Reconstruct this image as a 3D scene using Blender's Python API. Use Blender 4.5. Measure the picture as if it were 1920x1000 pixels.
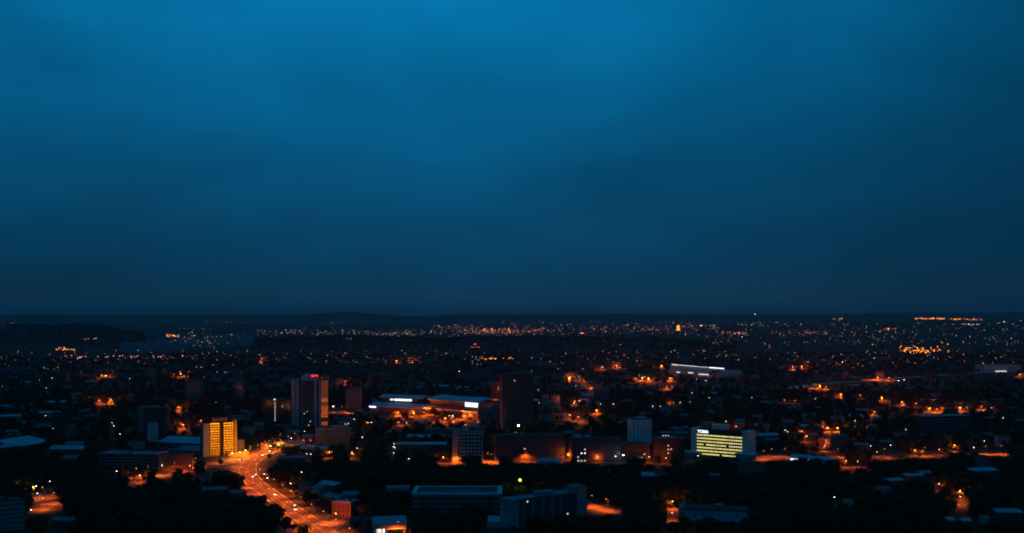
import bpy, bmesh, math, random
import numpy as np
from mathutils import Vector

for o in list(bpy.data.objects):
    bpy.data.objects.remove(o)
S = bpy.context.scene
COL = S.collection
R = math.radians
rnd = random.Random(11)
nr = np.random.default_rng(7)

# ------------------------------------------------------------------ camera
CAM_H, F, HY = 160.0, 2000.0, 592.0          # eye height, focal length in photo pixels, horizon row
cd = bpy.data.cameras.new('camera')
cam = bpy.data.objects.new('camera', cd); COL.objects.link(cam)
cam.location = (0, 0, CAM_H); cam.rotation_euler = (R(90), 0, 0)
cd.sensor_width = 36.0; cd.lens = 36.0 * F / 1920.0
cd.shift_y = (HY - 500.0) / 1920.0
cd.clip_start = 1.0; cd.clip_end = 200000.0
S.camera = cam

# ------------------------------------------------------------------ sky (after sunset, thin cloud)
W = bpy.data.worlds.new('World'); S.world = W; W.use_nodes = True
nt = W.node_tree; N = nt.nodes; L = nt.links
N.clear()
def nd(t, **k):
    n = N.new(t)
    for a, b in k.items(): setattr(n, a, b)
    return n
out = nd('ShaderNodeOutputWorld'); bg = nd('ShaderNodeBackground'); bg.inputs[1].default_value = 1.0
L.new(bg.outputs[0], out.inputs[0])
tc = nd('ShaderNodeTexCoord')
sep = nd('ShaderNodeSeparateXYZ'); L.new(tc.outputs['Generated'], sep.inputs[0])
ramp = nd('ShaderNodeValToRGB'); ramp.color_ramp.interpolation = 'CARDINAL'
def lin(c): return tuple(((x/255)/12.92 if x/255 <= .04045 else ((x/255+.055)/1.055)**2.4) for x in c)
mr = nd('ShaderNodeMapRange'); mr.inputs[1].default_value = -.05; mr.inputs[2].default_value = 1.0
L.new(sep.outputs[2], mr.inputs[0]); L.new(mr.outputs[0], ramp.inputs[0])
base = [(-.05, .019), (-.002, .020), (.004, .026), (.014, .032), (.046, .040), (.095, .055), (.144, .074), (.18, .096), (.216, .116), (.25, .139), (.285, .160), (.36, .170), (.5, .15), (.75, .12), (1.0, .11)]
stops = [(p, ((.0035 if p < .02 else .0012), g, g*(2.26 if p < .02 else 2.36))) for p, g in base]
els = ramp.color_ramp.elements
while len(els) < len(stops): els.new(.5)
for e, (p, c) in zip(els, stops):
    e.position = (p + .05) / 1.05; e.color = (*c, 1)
# soft cloud streaks
mp = nd('ShaderNodeMapping'); mp.inputs['Scale'].default_value = (2.0, 1.2, 5.0); mp.inputs['Rotation'].default_value = (0, R(24), 0)
mp.inputs['Location'].default_value = (3.1, .4, 1.7)
L.new(tc.outputs['Generated'], mp.inputs[0])
nz = nd('ShaderNodeTexNoise'); nz.inputs['Scale'].default_value = 1.7; nz.inputs['Detail'].default_value = 7; nz.inputs['Roughness'].default_value = .46
nz.inputs['Distortion'].default_value = .35
L.new(mp.outputs[0], nz.inputs[0])
cm = nd('ShaderNodeMapRange'); cm.inputs[1].default_value = .3; cm.inputs[2].default_value = .7; cm.inputs[3].default_value = .79; cm.inputs[4].default_value = 1.19
L.new(nz.outputs[0], cm.inputs[0])
# the afterglow ahead is a little brighter than the sky to both sides and behind
def mth(op, a, b_=None, clamp=False):
    n = nd('ShaderNodeMath', operation=op); n.use_clamp = clamp
    for k, v in enumerate((a, b_)):
        if v is None: continue
        if isinstance(v, (int, float)): n.inputs[k].default_value = v
        else: L.new(v, n.inputs[k])
    return n.outputs[0]
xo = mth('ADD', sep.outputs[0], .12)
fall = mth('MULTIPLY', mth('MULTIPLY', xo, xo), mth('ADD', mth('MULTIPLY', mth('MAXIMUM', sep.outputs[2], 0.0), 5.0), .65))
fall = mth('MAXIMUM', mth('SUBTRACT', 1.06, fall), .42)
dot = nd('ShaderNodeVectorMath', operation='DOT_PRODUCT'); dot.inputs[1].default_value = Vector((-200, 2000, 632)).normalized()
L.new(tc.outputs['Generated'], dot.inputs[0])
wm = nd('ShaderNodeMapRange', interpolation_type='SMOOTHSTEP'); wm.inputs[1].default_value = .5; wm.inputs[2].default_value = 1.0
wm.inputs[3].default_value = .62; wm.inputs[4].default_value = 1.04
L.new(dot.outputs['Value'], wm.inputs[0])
nz2 = nd('ShaderNodeTexNoise'); nz2.inputs['Scale'].default_value = 5.5; nz2.inputs['Detail'].default_value = 8; nz2.inputs['Roughness'].default_value = .6; nz2.inputs['Distortion'].default_value = .6
L.new(mp.outputs[0], nz2.inputs[0])
c2_ = nd('ShaderNodeMapRange'); c2_.inputs[1].default_value = .3; c2_.inputs[2].default_value = .7; c2_.inputs[3].default_value = .95; c2_.inputs[4].default_value = 1.05
L.new(nz2.outputs[0], c2_.inputs[0])
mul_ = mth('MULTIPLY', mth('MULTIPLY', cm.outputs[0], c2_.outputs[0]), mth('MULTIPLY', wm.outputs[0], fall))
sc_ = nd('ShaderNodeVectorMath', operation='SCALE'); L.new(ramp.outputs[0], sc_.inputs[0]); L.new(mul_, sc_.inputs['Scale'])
sky = nd('ShaderNodeTexSky', sky_type='NISHITA'); sky.sun_disc = False
sky.sun_elevation = R(-4); sky.sun_rotation = R(-8); sky.altitude = 300
sk = nd('ShaderNodeVectorMath', operation='SCALE'); sk.inputs['Scale'].default_value = .0012; L.new(sky.outputs[0], sk.inputs[0])
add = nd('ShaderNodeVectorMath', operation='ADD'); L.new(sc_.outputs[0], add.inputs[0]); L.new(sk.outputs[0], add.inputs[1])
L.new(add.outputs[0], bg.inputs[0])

S.view_settings.view_transform = 'Standard'; S.view_settings.look = 'None'
S.view_settings.exposure = 0.0; S.view_settings.gamma = 1.0; S.view_settings.use_curve_mapping = False
S.render.engine = 'CYCLES'
C = S.cycles
C.use_light_tree = True; C.max_bounces = 4; C.diffuse_bounces = 2; C.glossy_bounces = 2; C.volume_bounces = 0
C.transmission_bounces = 2; C.transparent_max_bounces = 8
C.sample_clamp_direct = 0.0; C.sample_clamp_indirect = 3.0; C.use_denoising = True; C.use_adaptive_sampling = False
C.pixel_filter_type = 'BLACKMAN_HARRIS'; C.filter_width = 1.8
C.caustics_reflective = False; C.caustics_refractive = False

# ------------------------------------------------------------------ helpers
def depth(py, z=0.0): return F * (CAM_H - z) / (py - HY)
def G(px, py, z=0.0):
    Y = depth(py, z); return ((px - 960.0) * Y / F, Y)
def pix(X, Y, z): return 960.0 + F * X / Y, HY + F * (CAM_H - z) / Y

def mat(name, col, rough=.8, noise=.25, scale=.4, emit=None, es=0.0, metal=0.0, sampling='AUTO', spec=.3):
    m = bpy.data.materials.new(name); m.use_nodes = True
    t = m.node_tree; b = t.nodes['Principled BSDF']
    b.inputs['Base Color'].default_value = (*col, 1); b.inputs['Roughness'].default_value = rough
    b.inputs['Metallic'].default_value = metal; b.inputs['Specular IOR Level'].default_value = spec
    if noise > 0:
        c = t.nodes.new('ShaderNodeTexCoord'); n = t.nodes.new('ShaderNodeTexNoise')
        n.inputs['Scale'].default_value = scale; n.inputs['Detail'].default_value = 6
        t.links.new(c.outputs['Object'], n.inputs['Vector'])
        r = t.nodes.new('ShaderNodeMapRange'); r.inputs[1].default_value = .3; r.inputs[2].default_value = .7
        r.inputs[3].default_value = 1 - noise; r.inputs[4].default_value = 1 + noise
        t.links.new(n.outputs[0], r.inputs[0])
        v = t.nodes.new('ShaderNodeVectorMath'); v.operation = 'SCALE'; v.inputs[0].default_value = col
        t.links.new(r.outputs[0], v.inputs['Scale']); t.links.new(v.outputs[0], b.inputs['Base Color'])
    if emit:
        b.inputs['Emission Color'].default_value = (*emit, 1); b.inputs['Emission Strength'].default_value = es
    m.cycles.emission_sampling = sampling
    return m

M = {}
M['asphalt'] = mat('asphalt', (.085, .083, .08), .95, .3, .12, spec=.04)
M['paving'] = mat('paving', (.13, .125, .115), .95, .25, .15, spec=.04)
M['pale_concrete'] = mat('pale_concrete', (.36, .35, .34), .9, .2, .03, spec=.05)
M['paint'] = mat('road_paint', (.3, .3, .28), .9, .1, spec=.05)
M['kerbstone'] = mat('kerbstone', (.3, .3, .28), .85)
M['concrete'] = mat('concrete', (.17, .17, .17), .85, .2, .1)
M['pale'] = mat('pale_render', (.34, .34, .34), .8, .15, .08)
M['white'] = mat('white_render', (.76, .76, .74), .75, .12, .08)
M['grey'] = mat('grey_render', (.09, .09, .095), .85, .2, .1)
M['dark'] = mat('dark_cladding', (.055, .055, .06), .6, .2, .1)
M['brown'] = mat('brown_brick', (.075, .06, .055), .85, .25, .2)
M['umber'] = mat('umber_cladding', (.115, .085, .088), .8, .2, .1)
M['cream'] = mat('cream_render', (.5, .42, .28), .8, .12, .1)
M['blush'] = mat('blush_render', (.52, .47, .48), .8, .12, .08)
M['ochre'] = mat('ochre_render', (.52, .36, .07), .8, .12, .1)
M['mauve'] = mat('pinkish_panel', (.24, .215, .22), .8, .15, .1)
M['redbrick'] = mat('red_brick', (.24, .10, .07), .85, .25, .2)
M['blueroof'] = mat('blue_sheet_roof', (.30, .46, .55), .55, .2, .05)
M['paleroof'] = mat('pale_sheet_roof', (.20, .21, .22), .6, .25, .05)
M['farroof'] = mat('weathered_far_roof', (.075, .075, .08), .8, .5, .004)
M['darkroof'] = mat('dark_roof', (.055, .052, .052), .8, .3, .06)
M['tileroof'] = mat('tile_roof', (.09, .055, .045), .85, .3, .2)
M['glass'] = mat('window_glass', (.02, .024, .03), .12, 0, spec=.6)
M['frame'] = mat('window_frame', (.25, .25, .25), .6, 0)
M['metal'] = mat('lamp_metal', (.12, .12, .12), .5, 0, metal=.6)
M['bark'] = mat('bark', (.06, .045, .03), .9, .3, 2)
def leafmat(n, c): return mat(n, c, .75, .35, .5, spec=.2)
M['leaf0'] = leafmat('leaf_dark', (.030, .045, .018)); M['leaf1'] = leafmat('leaf_green', (.045, .07, .022)); M['leaf2'] = leafmat('leaf_olive', (.06, .068, .026))
ORANGE, AMBER, YELLOW, WHITE, COOL = (1, .128, .005), (1, .30, .03), (1, .62, .12), (1, .86, .62), (.8, .97, 1)
M['lens_orange'] = mat('lens_orange', (.2, .2, .2), .4, 0, emit=(1, .36, .09), es=34, sampling='NONE')
M['lens_road'] = mat('lens_road', (.2, .2, .2), .4, 0, emit=(1, .33, .06), es=9, sampling='NONE')
M['lens_red'] = mat('lens_red', (.2, .1, .1), .4, 0, emit=(1, .16, .05), es=3.5, sampling='NONE')
M['lens_sulphur'] = mat('lens_sulphur', (.2, .2, .1), .4, 0, emit=(1, .74, .03), es=22, sampling='NONE')
M['lens_white'] = mat('lens_white', (.2, .2, .2), .4, 0, emit=(1, .9, .72), es=17, sampling='NONE')
M['lens_cool'] = mat('lens_cool', (.2, .2, .2), .4, 0, emit=(.8, 1, .95), es=22, sampling='NONE')
M['lens_yellow'] = mat('lens_yellow', (.2, .2, .2), .4, 0, emit=(1, .8, .3), es=45, sampling='NONE')
M['pane_yellow'] = mat('pane_lit_yellow', (.1, .1, .1), .3, 0, emit=(.78, .70, .20), es=1.1)
M['pane_yellow2'] = mat('pane_lit_pale_yellow', (.1, .1, .1), .3, 0, emit=(.80, .74, .30), es=.8)
M['pane_yellow3'] = mat('pane_lit_soft_yellow', (.1, .1, .1), .3, 0, emit=(.78, .66, .2), es=.5)
M['pane_warm'] = mat('pane_lit_warm', (.1, .1, .1), .3, 0, emit=(1, .75, .45), es=.9)
M['pane_white'] = mat('pane_lit_white', (.1, .1, .1), .3, 0, emit=(.9, .98, 1), es=1.6)
M['sign_white'] = mat('sign_white', (.3, .3, .3), .4, 0, emit=(.92, .98, 1), es=1.5)
M['sign_red'] = mat('sign_red', (.3, .05, .05), .4, 0, emit=(1, .02, .06), es=1.6)
M['tube_amber'] = mat('balcony_lamp', (.3, .3, .3), .4, 0, emit=(1, .33, .004), es=15)
M['tube_amber2'] = mat('warm_balcony_lamp', (.3, .3, .3), .4, 0, emit=(1, .40, .02), es=19); M['tube_amber3'] = mat('soft_balcony_lamp', (.3, .3, .3), .4, 0, emit=(1, .30, .003), es=10)
M['tube_cool'] = mat('cool_tube', (.3, .3, .3), .4, 0, emit=(.8, .95, 1), es=1.3)
M['rubber'] = mat('tyre_rubber', (.02, .02, .02), .9, 0)
M['car_white'] = mat('car_paint_white', (.7, .7, .7), .3, 0, spec=.5)
M['car_dark'] = mat('car_paint_dark', (.05, .06, .08), .3, 0, spec=.5)
M['car_red'] = mat('car_paint_red', (.35, .03, .03), .3, 0, spec=.5)
M['headlight'] = mat('headlight_glow', (.3, .3, .3), .3, 0, emit=(1, .95, .85), es=14, sampling='NONE')
M['taillight'] = mat('taillight_glow', (.3, .02, .02), .3, 0, emit=(1, .03, .03), es=14, sampling='NONE')

BOXF = [(0, 3, 2, 1), (4, 5, 6, 7), (0, 1, 5, 4), (1, 2, 6, 5), (2, 3, 7, 6), (3, 0, 4, 7)]
def boxes_mesh(name, bl):
    """bl: (x0,y0,z0,x1,y1,z1[,taper]) boxes joined in one mesh; taper shrinks the top in x and y"""
    v, f = [], []
    for b in bl:
        x0, y0, z0, x1, y1, z1 = b[:6]; tp = b[6] if len(b) > 6 else 0.0
        k = len(v); cx, cy = (x0+x1)/2, (y0+y1)/2
        v += [(x0, y0, z0), (x1, y0, z0), (x1, y1, z0), (x0, y1, z0)]
        v += [(x + (cx-x)*tp, y + (cy-y)*tp, z1) for x, y in ((x0, y0), (x1, y0), (x1, y1), (x0, y1))]
        f += [tuple(k+i for i in q) for q in BOXF]
    m = bpy.data.meshes.new(name); m.from_pydata(v, [], f); m.update()
    return m
def link(name, mesh, material=None, parent=None, loc=(0, 0, 0), rz=0.0):
    if material is not None and len(mesh.materials) == 0: mesh.materials.append(M[material] if isinstance(material, str) else material)
    o = bpy.data.objects.new(name, mesh); COL.objects.link(o)
    o.parent = parent; o.location = loc; o.rotation_euler = (0, 0, rz)
    return o
def part(name, bl, material, parent, loc=(0, 0, 0)):
    return link(name, boxes_mesh(name, bl), material, parent, loc)
def tag(o, label, cat, group=None):
    o['label'] = label; o['category'] = cat
    if group: o['group'] = group
    return o
def thing(name, label, cat, loc, rz=0.0, group=None):
    o = bpy.data.objects.new(name, None); COL.objects.link(o)
    o.location = loc; o.rotation_euler = (0, 0, rz); o.empty_display_size = .5
    return tag(o, label, cat, group)
def struct(o): o['kind'] = 'structure'; return o
def stuff(o, label, cat): o['kind'] = 'stuff'; return tag(o, label, cat)
def copy_tree(o, parent=None):
    c = o.copy(); COL.objects.link(c); c.parent = parent
    for ch in o.children: copy_tree(ch, c)
    return c
def np_mesh(name, V, Fq, nv):
    """numpy verts (n,3) and faces (m,nv) -> mesh"""
    m = bpy.data.meshes.new(name)
    m.vertices.add(len(V)); m.vertices.foreach_set('co', np.asarray(V, np.float32).ravel())
    n = len(Fq); m.loops.add(n*nv); m.loops.foreach_set('vertex_index', np.asarray(Fq, np.int32).ravel())
    m.polygons.add(n); m.polygons.foreach_set('loop_start', np.arange(0, n*nv, nv, dtype=np.int32)); m.polygons.foreach_set('loop_total', np.full(n, nv, np.int32))
    m.update(calc_edges=True); return m

# ------------------------------------------------------------------ terrain
def sstep(a, b, x):
    t = np.clip((x-a)/(b-a), 0, 1); return t*t*(3-2*t)
def H(X, Y):
    """ground height in metres"""
    X = np.asarray(X, float); Y = np.maximum(np.asarray(Y, float), 1.0); p = 960 + F*X/Y
    wob = 1 + .12*np.sin(p*.021) + .08*np.sin(p*.057+1)
    h = 40*sstep(380, 520, p)*(1-sstep(1150, 1420, p))*np.exp(-((Y-5400)/620)**2)*wob          # wooded ridge
    h = h + 92*(1-sstep(170, 330, p))*np.exp(-((Y-6900)/900)**2)*(1+.06*np.sin(p*.05))            # hill at one side
    h = h + 62*sstep(900, 1700, p)*sstep(7500, 12500, Y)                                       # rising plain
    h = h + 46*np.exp(-((p-1755)/95)**2)*np.exp(-((Y-13200)/1100)**2)
    h = h + (165 + 22*np.sin(p*.0071+.5) + 9*np.sin(p*.023) + 95*np.exp(-((p-655)/70)**2) + 45*np.exp(-((p-470)/120)**2))*np.exp(-((Y-27000)/3500)**2)
    return h
def GT(px, py):
    """ground point seen at a photo pixel, on the real terrain"""
    Ys = np.geomspace(700, 40000, 900); Xs = (px-960)/F*Ys
    q = HY + F*(CAM_H - H(Xs, Ys))/Ys
    i = np.argmax(q <= py) if (q <= py).any() else len(Ys)-1
    return float(Xs[i]), float(Ys[i]), float(H(Xs[i], Ys[i]))

Yg = np.concatenate([np.linspace(-4000, 3800, 40), np.geomspace(3900, 60000, 190)])
tg = np.linspace(-1.3, 1.3, 300)
XX = tg[None, :]*(np.maximum(Yg, 0)+2500)[:, None]; YY = np.repeat(Yg[:, None], len(tg), 1)
ZZ = np.where(YY > 3800, H(XX, YY), 0)
V = np.stack([XX, YY, ZZ], -1).reshape(-1, 3)
nx = len(tg); ii = (np.arange(len(Yg)-1)[:, None]*nx + np.arange(nx-1)[None, :]).ravel()
gm = np_mesh('ground', V, np.stack([ii, ii+1, ii+1+nx, ii+nx], 1), 4)
gmat = bpy.data.materials.new('ground'); gmat.use_nodes = True
t = gmat.node_tree; b = t.nodes['Principled BSDF']; b.inputs['Roughness'].default_value = .95; b.inputs['Specular IOR Level'].default_value = .1
geo = t.nodes.new('ShaderNodeNewGeometry'); n1 = t.nodes.new('ShaderNodeTexNoise'); n1.inputs['Scale'].default_value = .0022; n1.inputs['Detail'].default_value = 9; n1.inputs['Roughness'].default_value = .65
t.links.new(geo.outputs['Position'], n1.inputs['Vector'])
cr = t.nodes.new('ShaderNodeValToRGB'); e = cr.color_ramp.elements
e[0].position = .40; e[0].color = (.022, .03, .016, 1); e[1].position = .66; e[1].color = (.085, .08, .072, 1)
e2 = e.new(.53); e2.color = (.045, .05, .033, 1)
t.links.new(n1.outputs[0], cr.inputs[0]); t.links.new(cr.outputs[0], b.inputs['Base Color'])
struct(link('ground', gm, gmat))

# ------------------------------------------------------------------ roads
def ribbon(name, pts, width, z, material, off=0.0):
    P = [Vector(p) for p in pts]; v = []
    for i, p in enumerate(P):
        d = (P[min(i+1, len(P)-1)] - P[max(i-1, 0)]).normalized(); n = Vector((-d.y, d.x))
        v += [(*(p + n*(off+width/2)), z), (*(p + n*(off-width/2)), z)]
    f = [(2*i, 2*i+1, 2*i+3, 2*i+2) for i in range(len(P)-1)]
    m = bpy.data.meshes.new(name); m.from_pydata(v, [], f); m.update()
    return m
def smooth(pts, n=6):
    P = [Vector(G(*p)) for p in pts]; o = []
    for i in range(len(P)-1):
        a, b_, c, d = P[max(i-1, 0)], P[i], P[i+1], P[min(i+2, len(P)-1)]
        for k in range(n):
            s = k/n
            o.append(.5*((2*b_) + (c-a)*s + (2*a-5*b_+4*c-d)*s*s + (3*b_-a-3*c+d)*s**3))
    o.append(P[-1]); return o
def kerb_mesh(pts, off, w=.3, h=.13):
    P = [Vector(p) for p in pts]; v, f = [], []
    for i, p in enumerate(P):
        d = (P[min(i+1, len(P)-1)] - P[max(i-1, 0)]).normalized(); n = Vector((-d.y, d.x))
        a, c = p + n*(off-w/2), p + n*(off+w/2)
        v += [(*a, 0), (*a, h), (*c, h), (*c, 0)]
    for i in range(len(P)-1):
        for j in range(3): f.append((4*i+j, 4*i+j+1, 4*i+4+j+1, 4*i+4+j))
    m = bpy.data.meshes.new('kerb'); m.from_pydata(v, [], f); m.update(); return m
MARKS = []
def road(name, pts, width, z=.05, kerbs=True, lanes=4, n=6, surface='asphalt'):
    P = smooth(pts, n)
    r = struct(link(name, ribbon(name, P, width, z, surface), surface))
    if kerbs:
        for s in (-1, 1): struct(link('kerb', kerb_mesh(P, s*(width/2+.15)), 'kerbstone'))
    # painted lines: solid edge lines and a dashed lane pattern
    v, f = [], []
    def strip(a, c, n_, w):
        k = len(v); v.extend([(*(a+n_*w), z+.02), (*(a-n_*w), z+.02), (*(c-n_*w), z+.02), (*(c+n_*w), z+.02)]); f.append((k, k+1, k+2, k+3))
    for i in range(len(P)-1):
        d = P[i+1]-P[i]; l = d.length
        if l < .01: continue
        d /= l; n_ = Vector((-d.y, d.x))
        for ofs in (-width/2+.5, width/2-.5, -.25, .25): strip(P[i]+n_*ofs, P[i+1]+n_*ofs, n_, .1)
        for li in range(1, lanes):
            if li*2 == lanes: continue
            ofs = -width/2 + width*li/lanes; s = 0
            while s < l:
                strip(P[i]+d*s+n_*ofs, P[i]+d*min(s+4, l)+n_*ofs, n_, .1); s += 10
    m = bpy.data.meshes.new('road_marking'); m.from_pydata(v, [], f); m.update()
    struct(link('road_marking', m, 'paint'))
    return P
def sheet(name, pts, z=.03, material='paving', jag=0):
    P = [Vector(G(*p)) for p in pts]
    m = bpy.data.meshes.new(name); m.from_pydata([(p.x, p.y, z) for p in P], [], [tuple(range(len(P)))]); m.update()
    return struct(link(name, m, material))

main = road('main_road', [(652, 1030), (596, 990), (549, 958), (509, 928), (479, 906), (466, 889), (466, 874), (477, 862), (492, 853), (520, 838), (545, 826)], 17, .06)
side = road('branch_road', [(270, 897), (320, 889), (360, 881), (398, 873), (436, 866), (470, 857), (497, 850)], 14, .055)
aven = road('avenue', [(770, 868), (840, 867), (905, 864), (960, 861), (1015, 858), (1090, 861), (1165, 861), (1250, 862), (1330, 868), (1390, 866), (1440, 855), (1500, 854), (1570, 858), (1640, 855), (1720, 851), (1770, 848), (1830, 850), (1930, 848)], 15, .05)
ramp_ = road('convention_road', [(740, 798), (800, 793), (850, 788), (900, 780), (935, 768), (975, 752)], 18, .05)
hiway = road('highway', [(1480, 728), (1560, 718), (1650, 711), (1760, 704), (1850, 698), (1960, 690)], 34, .06, n=4, surface='pale_concrete')
dist_rd = road('far_street', [(1060, 700), (1082, 716), (1094, 728), (1106, 738), (1120, 748)], 22, .05)
hill_rd = road('slip_road', [(1090, 940), (1105, 948), (1130, 955), (1160, 961), (1200, 966)], 12, .05)
sheet('parking_lot', [(60, 928), (108, 925), (104, 948), (88, 960), (72, 968), (55, 955)], .03, 'asphalt')
sheet('forecourt', [(400, 877), (420, 850), (470, 846), (500, 846), (505, 855), (470, 872), (440, 885)], .03)
sheet('verge_pavement', [(440, 905), (470, 903), (500, 930), (545, 968), (560, 1000), (520, 1010), (500, 960)], .03)
sheet('roadside_yard', [(590, 1000), (575, 975), (600, 972), (640, 966), (650, 975), (640, 992)], .03)
sheet('courtyard', [(890, 872), (898, 850), (912, 850), (935, 862), (945, 870)], .03)
sheet('side_yard', [(1236, 985), (1248, 942), (1272, 940), (1270, 988)], .03)

# ------------------------------------------------------------------ keep-clear rectangles (photo pixels: x0,y0,x1,y1,depth of what is kept in view)
KEEP = []
def keep(x0, y0, x1, y1, Y=None): KEEP.append((x0, y0, x1, y1, Y if Y else depth(y1)))
LAND = []          # named landmarks for labels: (x, y, phrase)

# ------------------------------------------------------------------ building kit
WIN = {}
def win_mesh(w, h, pane):
    k = (round(w, 2), round(h, 2), pane)
    if k not in WIN:
        f = .12
        bl = [(0, -.10, 0, f, .12, h), (w-f, -.10, 0, w, .12, h), (f, -.10, 0, w-f, .12, f), (f, -.10, h-f, w-f, .12, h)]
        m = boxes_mesh('window', bl); m.materials.append(M['frame']); m.materials.append(M[pane])
        bm = bmesh.new(); bm.from_mesh(m)
        q = [bm.verts.new(p) for p in ((f, -.03, f), (w-f, -.03, f), (w-f, -.03, h-f), (f, -.03, h-f))]
        bm.faces.new(q).material_index = 1
        bm.to_mesh(m); bm.free(); WIN[k] = m
    return WIN[k]
def windows(parent, x0, x1, z0, fl, cols, rows, w, h, y=0.0, lit=0.0, panes=('pane_warm',), litset=None, face='f', name='window'):
    st = (x1-x0)/cols
    for r_ in range(rows):
        for c in range(cols):
            on = (litset is not None and (c, r_) in litset) or rnd.random() < lit
            me = win_mesh(w, h, rnd.choice(panes) if on else 'glass')
            a = x0 + st*c + (st-w)/2; z = z0 + fl*r_
            if face == 'f': link(name, me, None, parent, (a, y, z))
            elif face == 'r': link(name, me, None, parent, (y, a, z), R(90))
            else: link(name, me, None, parent, (y, a+w, z), R(-90))
def frame(pl, pr):
    """left and right foot of a facade in the photo -> world location, heading, length"""
    a, c = Vector(G(*pl)), Vector(G(*pr)); d = c-a
    return (a.x, a.y, 0), math.atan2(d.y, d.x), d.length
def zat(pl, py): return CAM_H - (py-HY)*depth(pl[1])/F
def flatroof(w, d, h, par=.8, th=.3):
    return [(0, 0, h, w, d, h+.25), (-.1, -.1, h, w+.1, th, h+par), (-.1, d-th, h, w+.1, d+.1, h+par), (-.1, th, h, th, d-th, h+par), (w-th, th, h, w+.1, d-th, h+par)]
def block(name, label, cat, pl, pr, h, d, wall='grey', roof='darkroof', cols=0, rows=0, ww=1.6, wh=1.5, lit=.0, litset=None, panes=('pane_warm',), bands=None, pent=None, endwall=None, sidewin=0, kp=True, group=None, land=None):
    loc, rz, w = frame(pl, pr)
    o = thing(name, label, cat, loc, rz, group)
    part('wall', [(0, 0, -.2, w, d, h)], wall, o)
    part('roof', flatroof(w, d, h), roof, o)
    if rows:
        fl = (h-1.2)/rows
        windows(o, .8, w-.8, 1.1, fl, cols, rows, ww, wh, 0, lit, panes, litset)
        if sidewin: windows(o, 1, d-1, 1.1, fl, sidewin, rows, ww, wh, w, lit*.5, panes, None, 'r')
        if bands:
            for r_ in range(rows): part('floor_band', [(-.35, -.35, .25+fl*r_, w+.35, .0, .75+fl*r_)], bands, o)
    for q in range(3 if w > 20 else 2):
        a, c = rnd.uniform(.08, .8)*w, rnd.uniform(.15, .7)*d; part('rooftop_unit', [(a, c, h+.25, a+rnd.uniform(1.5, 3.5), c+rnd.uniform(1.5, 3), h+rnd.uniform(1.2, 2.4))], rnd.choice(('concrete', 'grey', 'pale')), o)
    if endwall: part('end_wall', [(-.4, -.3, 0, endwall[0], d+.3, h+1.2)], endwall[1], o)
    if pent:
        for (a, b_, c, e_, hh, mt) in pent: part('rooftop_housing', [(a*w, b_*d, h+.2, c*w, e_*d, h+hh)], mt, o)
    if kp:
        a, c = min(pl[0], pr[0]), max(pl[0], pr[0]); base = max(pl[1], pr[1])
        keep(a, pix(loc[0], loc[1], h)[1]-2, c, base-(base-pix(loc[0], loc[1], h)[1])*.3, depth(base))
    if land: LAND.append(((pl[0]+pr[0])/2, (pl[1]+pr[1])/2, land))
    return o, w, rz
def gable(name, label, cat, pl, pr, h, d, rise, wall='grey', roof='paleroof', kp=True, group=None, nwin=0, pane='glass', land=None):
    loc, rz, w = frame(pl, pr)
    o = thing(name, label, cat, loc, rz, group)
    part('wall', [(0, 0, -.2, w, d, h)], wall, o)
    e_ = .5
    v = [(-e_, -e_, h-.1), (w+e_, -e_, h-.1), (w+e_, d+e_, h-.1), (-e_, d+e_, h-.1), (-e_, d/2, h+rise), (w+e_, d/2, h+rise)]
    m = bpy.data.meshes.new('roof'); m.from_pydata(v, [], [(0, 1, 5, 4), (2, 3, 4, 5), (0, 4, 3), (1, 2, 5), (0, 3, 2, 1)]); m.update()
    link('roof', m, roof, o)
    if nwin: windows(o, .8, w-.8, 1, 3, nwin, 1, 1.4, 1.4, 0, 1.0 if pane != 'glass' else 0, (pane,))
    if kp:
        a, c = min(pl[0], pr[0]), max(pl[0], pr[0]); base = max(pl[1], pr[1])
        keep(a, pix(loc[0], loc[1]+d, h+rise*.6)[1], c, pix(loc[0], loc[1], h)[1]+2, depth(base))
    if land: LAND.append(((pl[0]+pr[0])/2, (pl[1]+pr[1])/2, land))
    return o, w, rz

# ------------------------------------------------------------------ landmark buildings
# floodlit yellow tower
loc, rz, w = frame((381, 857), (444, 853))
yt = thing('apartment_tower', 'floodlit amber apartment tower with two bays of glowing balconies by the main road', 'tower', loc, rz)
s = w/63.0; h = 37.0; d = 15.0
part('core', [(0, 4.0, -.2, 58*s, d, h)], 'grey', yt)
part('side_wall', [(0, -1.0, -.2, 11.5*s, 4.0, h+.4)], 'pale', yt)
part('recess_wall', [(31.5*s, 2.6, 0, 38*s, 4.0, h+.2)], 'brown', yt)
part('edge_wall', [(58*s, -1.2, 0, 63*s, d, h+3.4)], 'ochre', yt)
part('roof', flatroof(57.8*s, d-4, h, 1.0), 'darkroof', yt, (0, 4.0, 0))
part('rooftop_housing', [(20*s, 5, h+.3, 47*s, 12, h+5.2)], 'redbrick', yt)
part('rooftop_slab', [(19*s, 4.5, h+5.2, 48*s, 12.5, h+5.8)], 'concrete', yt)
part('antenna', [(46*s, 8, h+5.8, 46*s+.25, 8.25, h+12)], 'metal', yt)
FL = h/13
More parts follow.
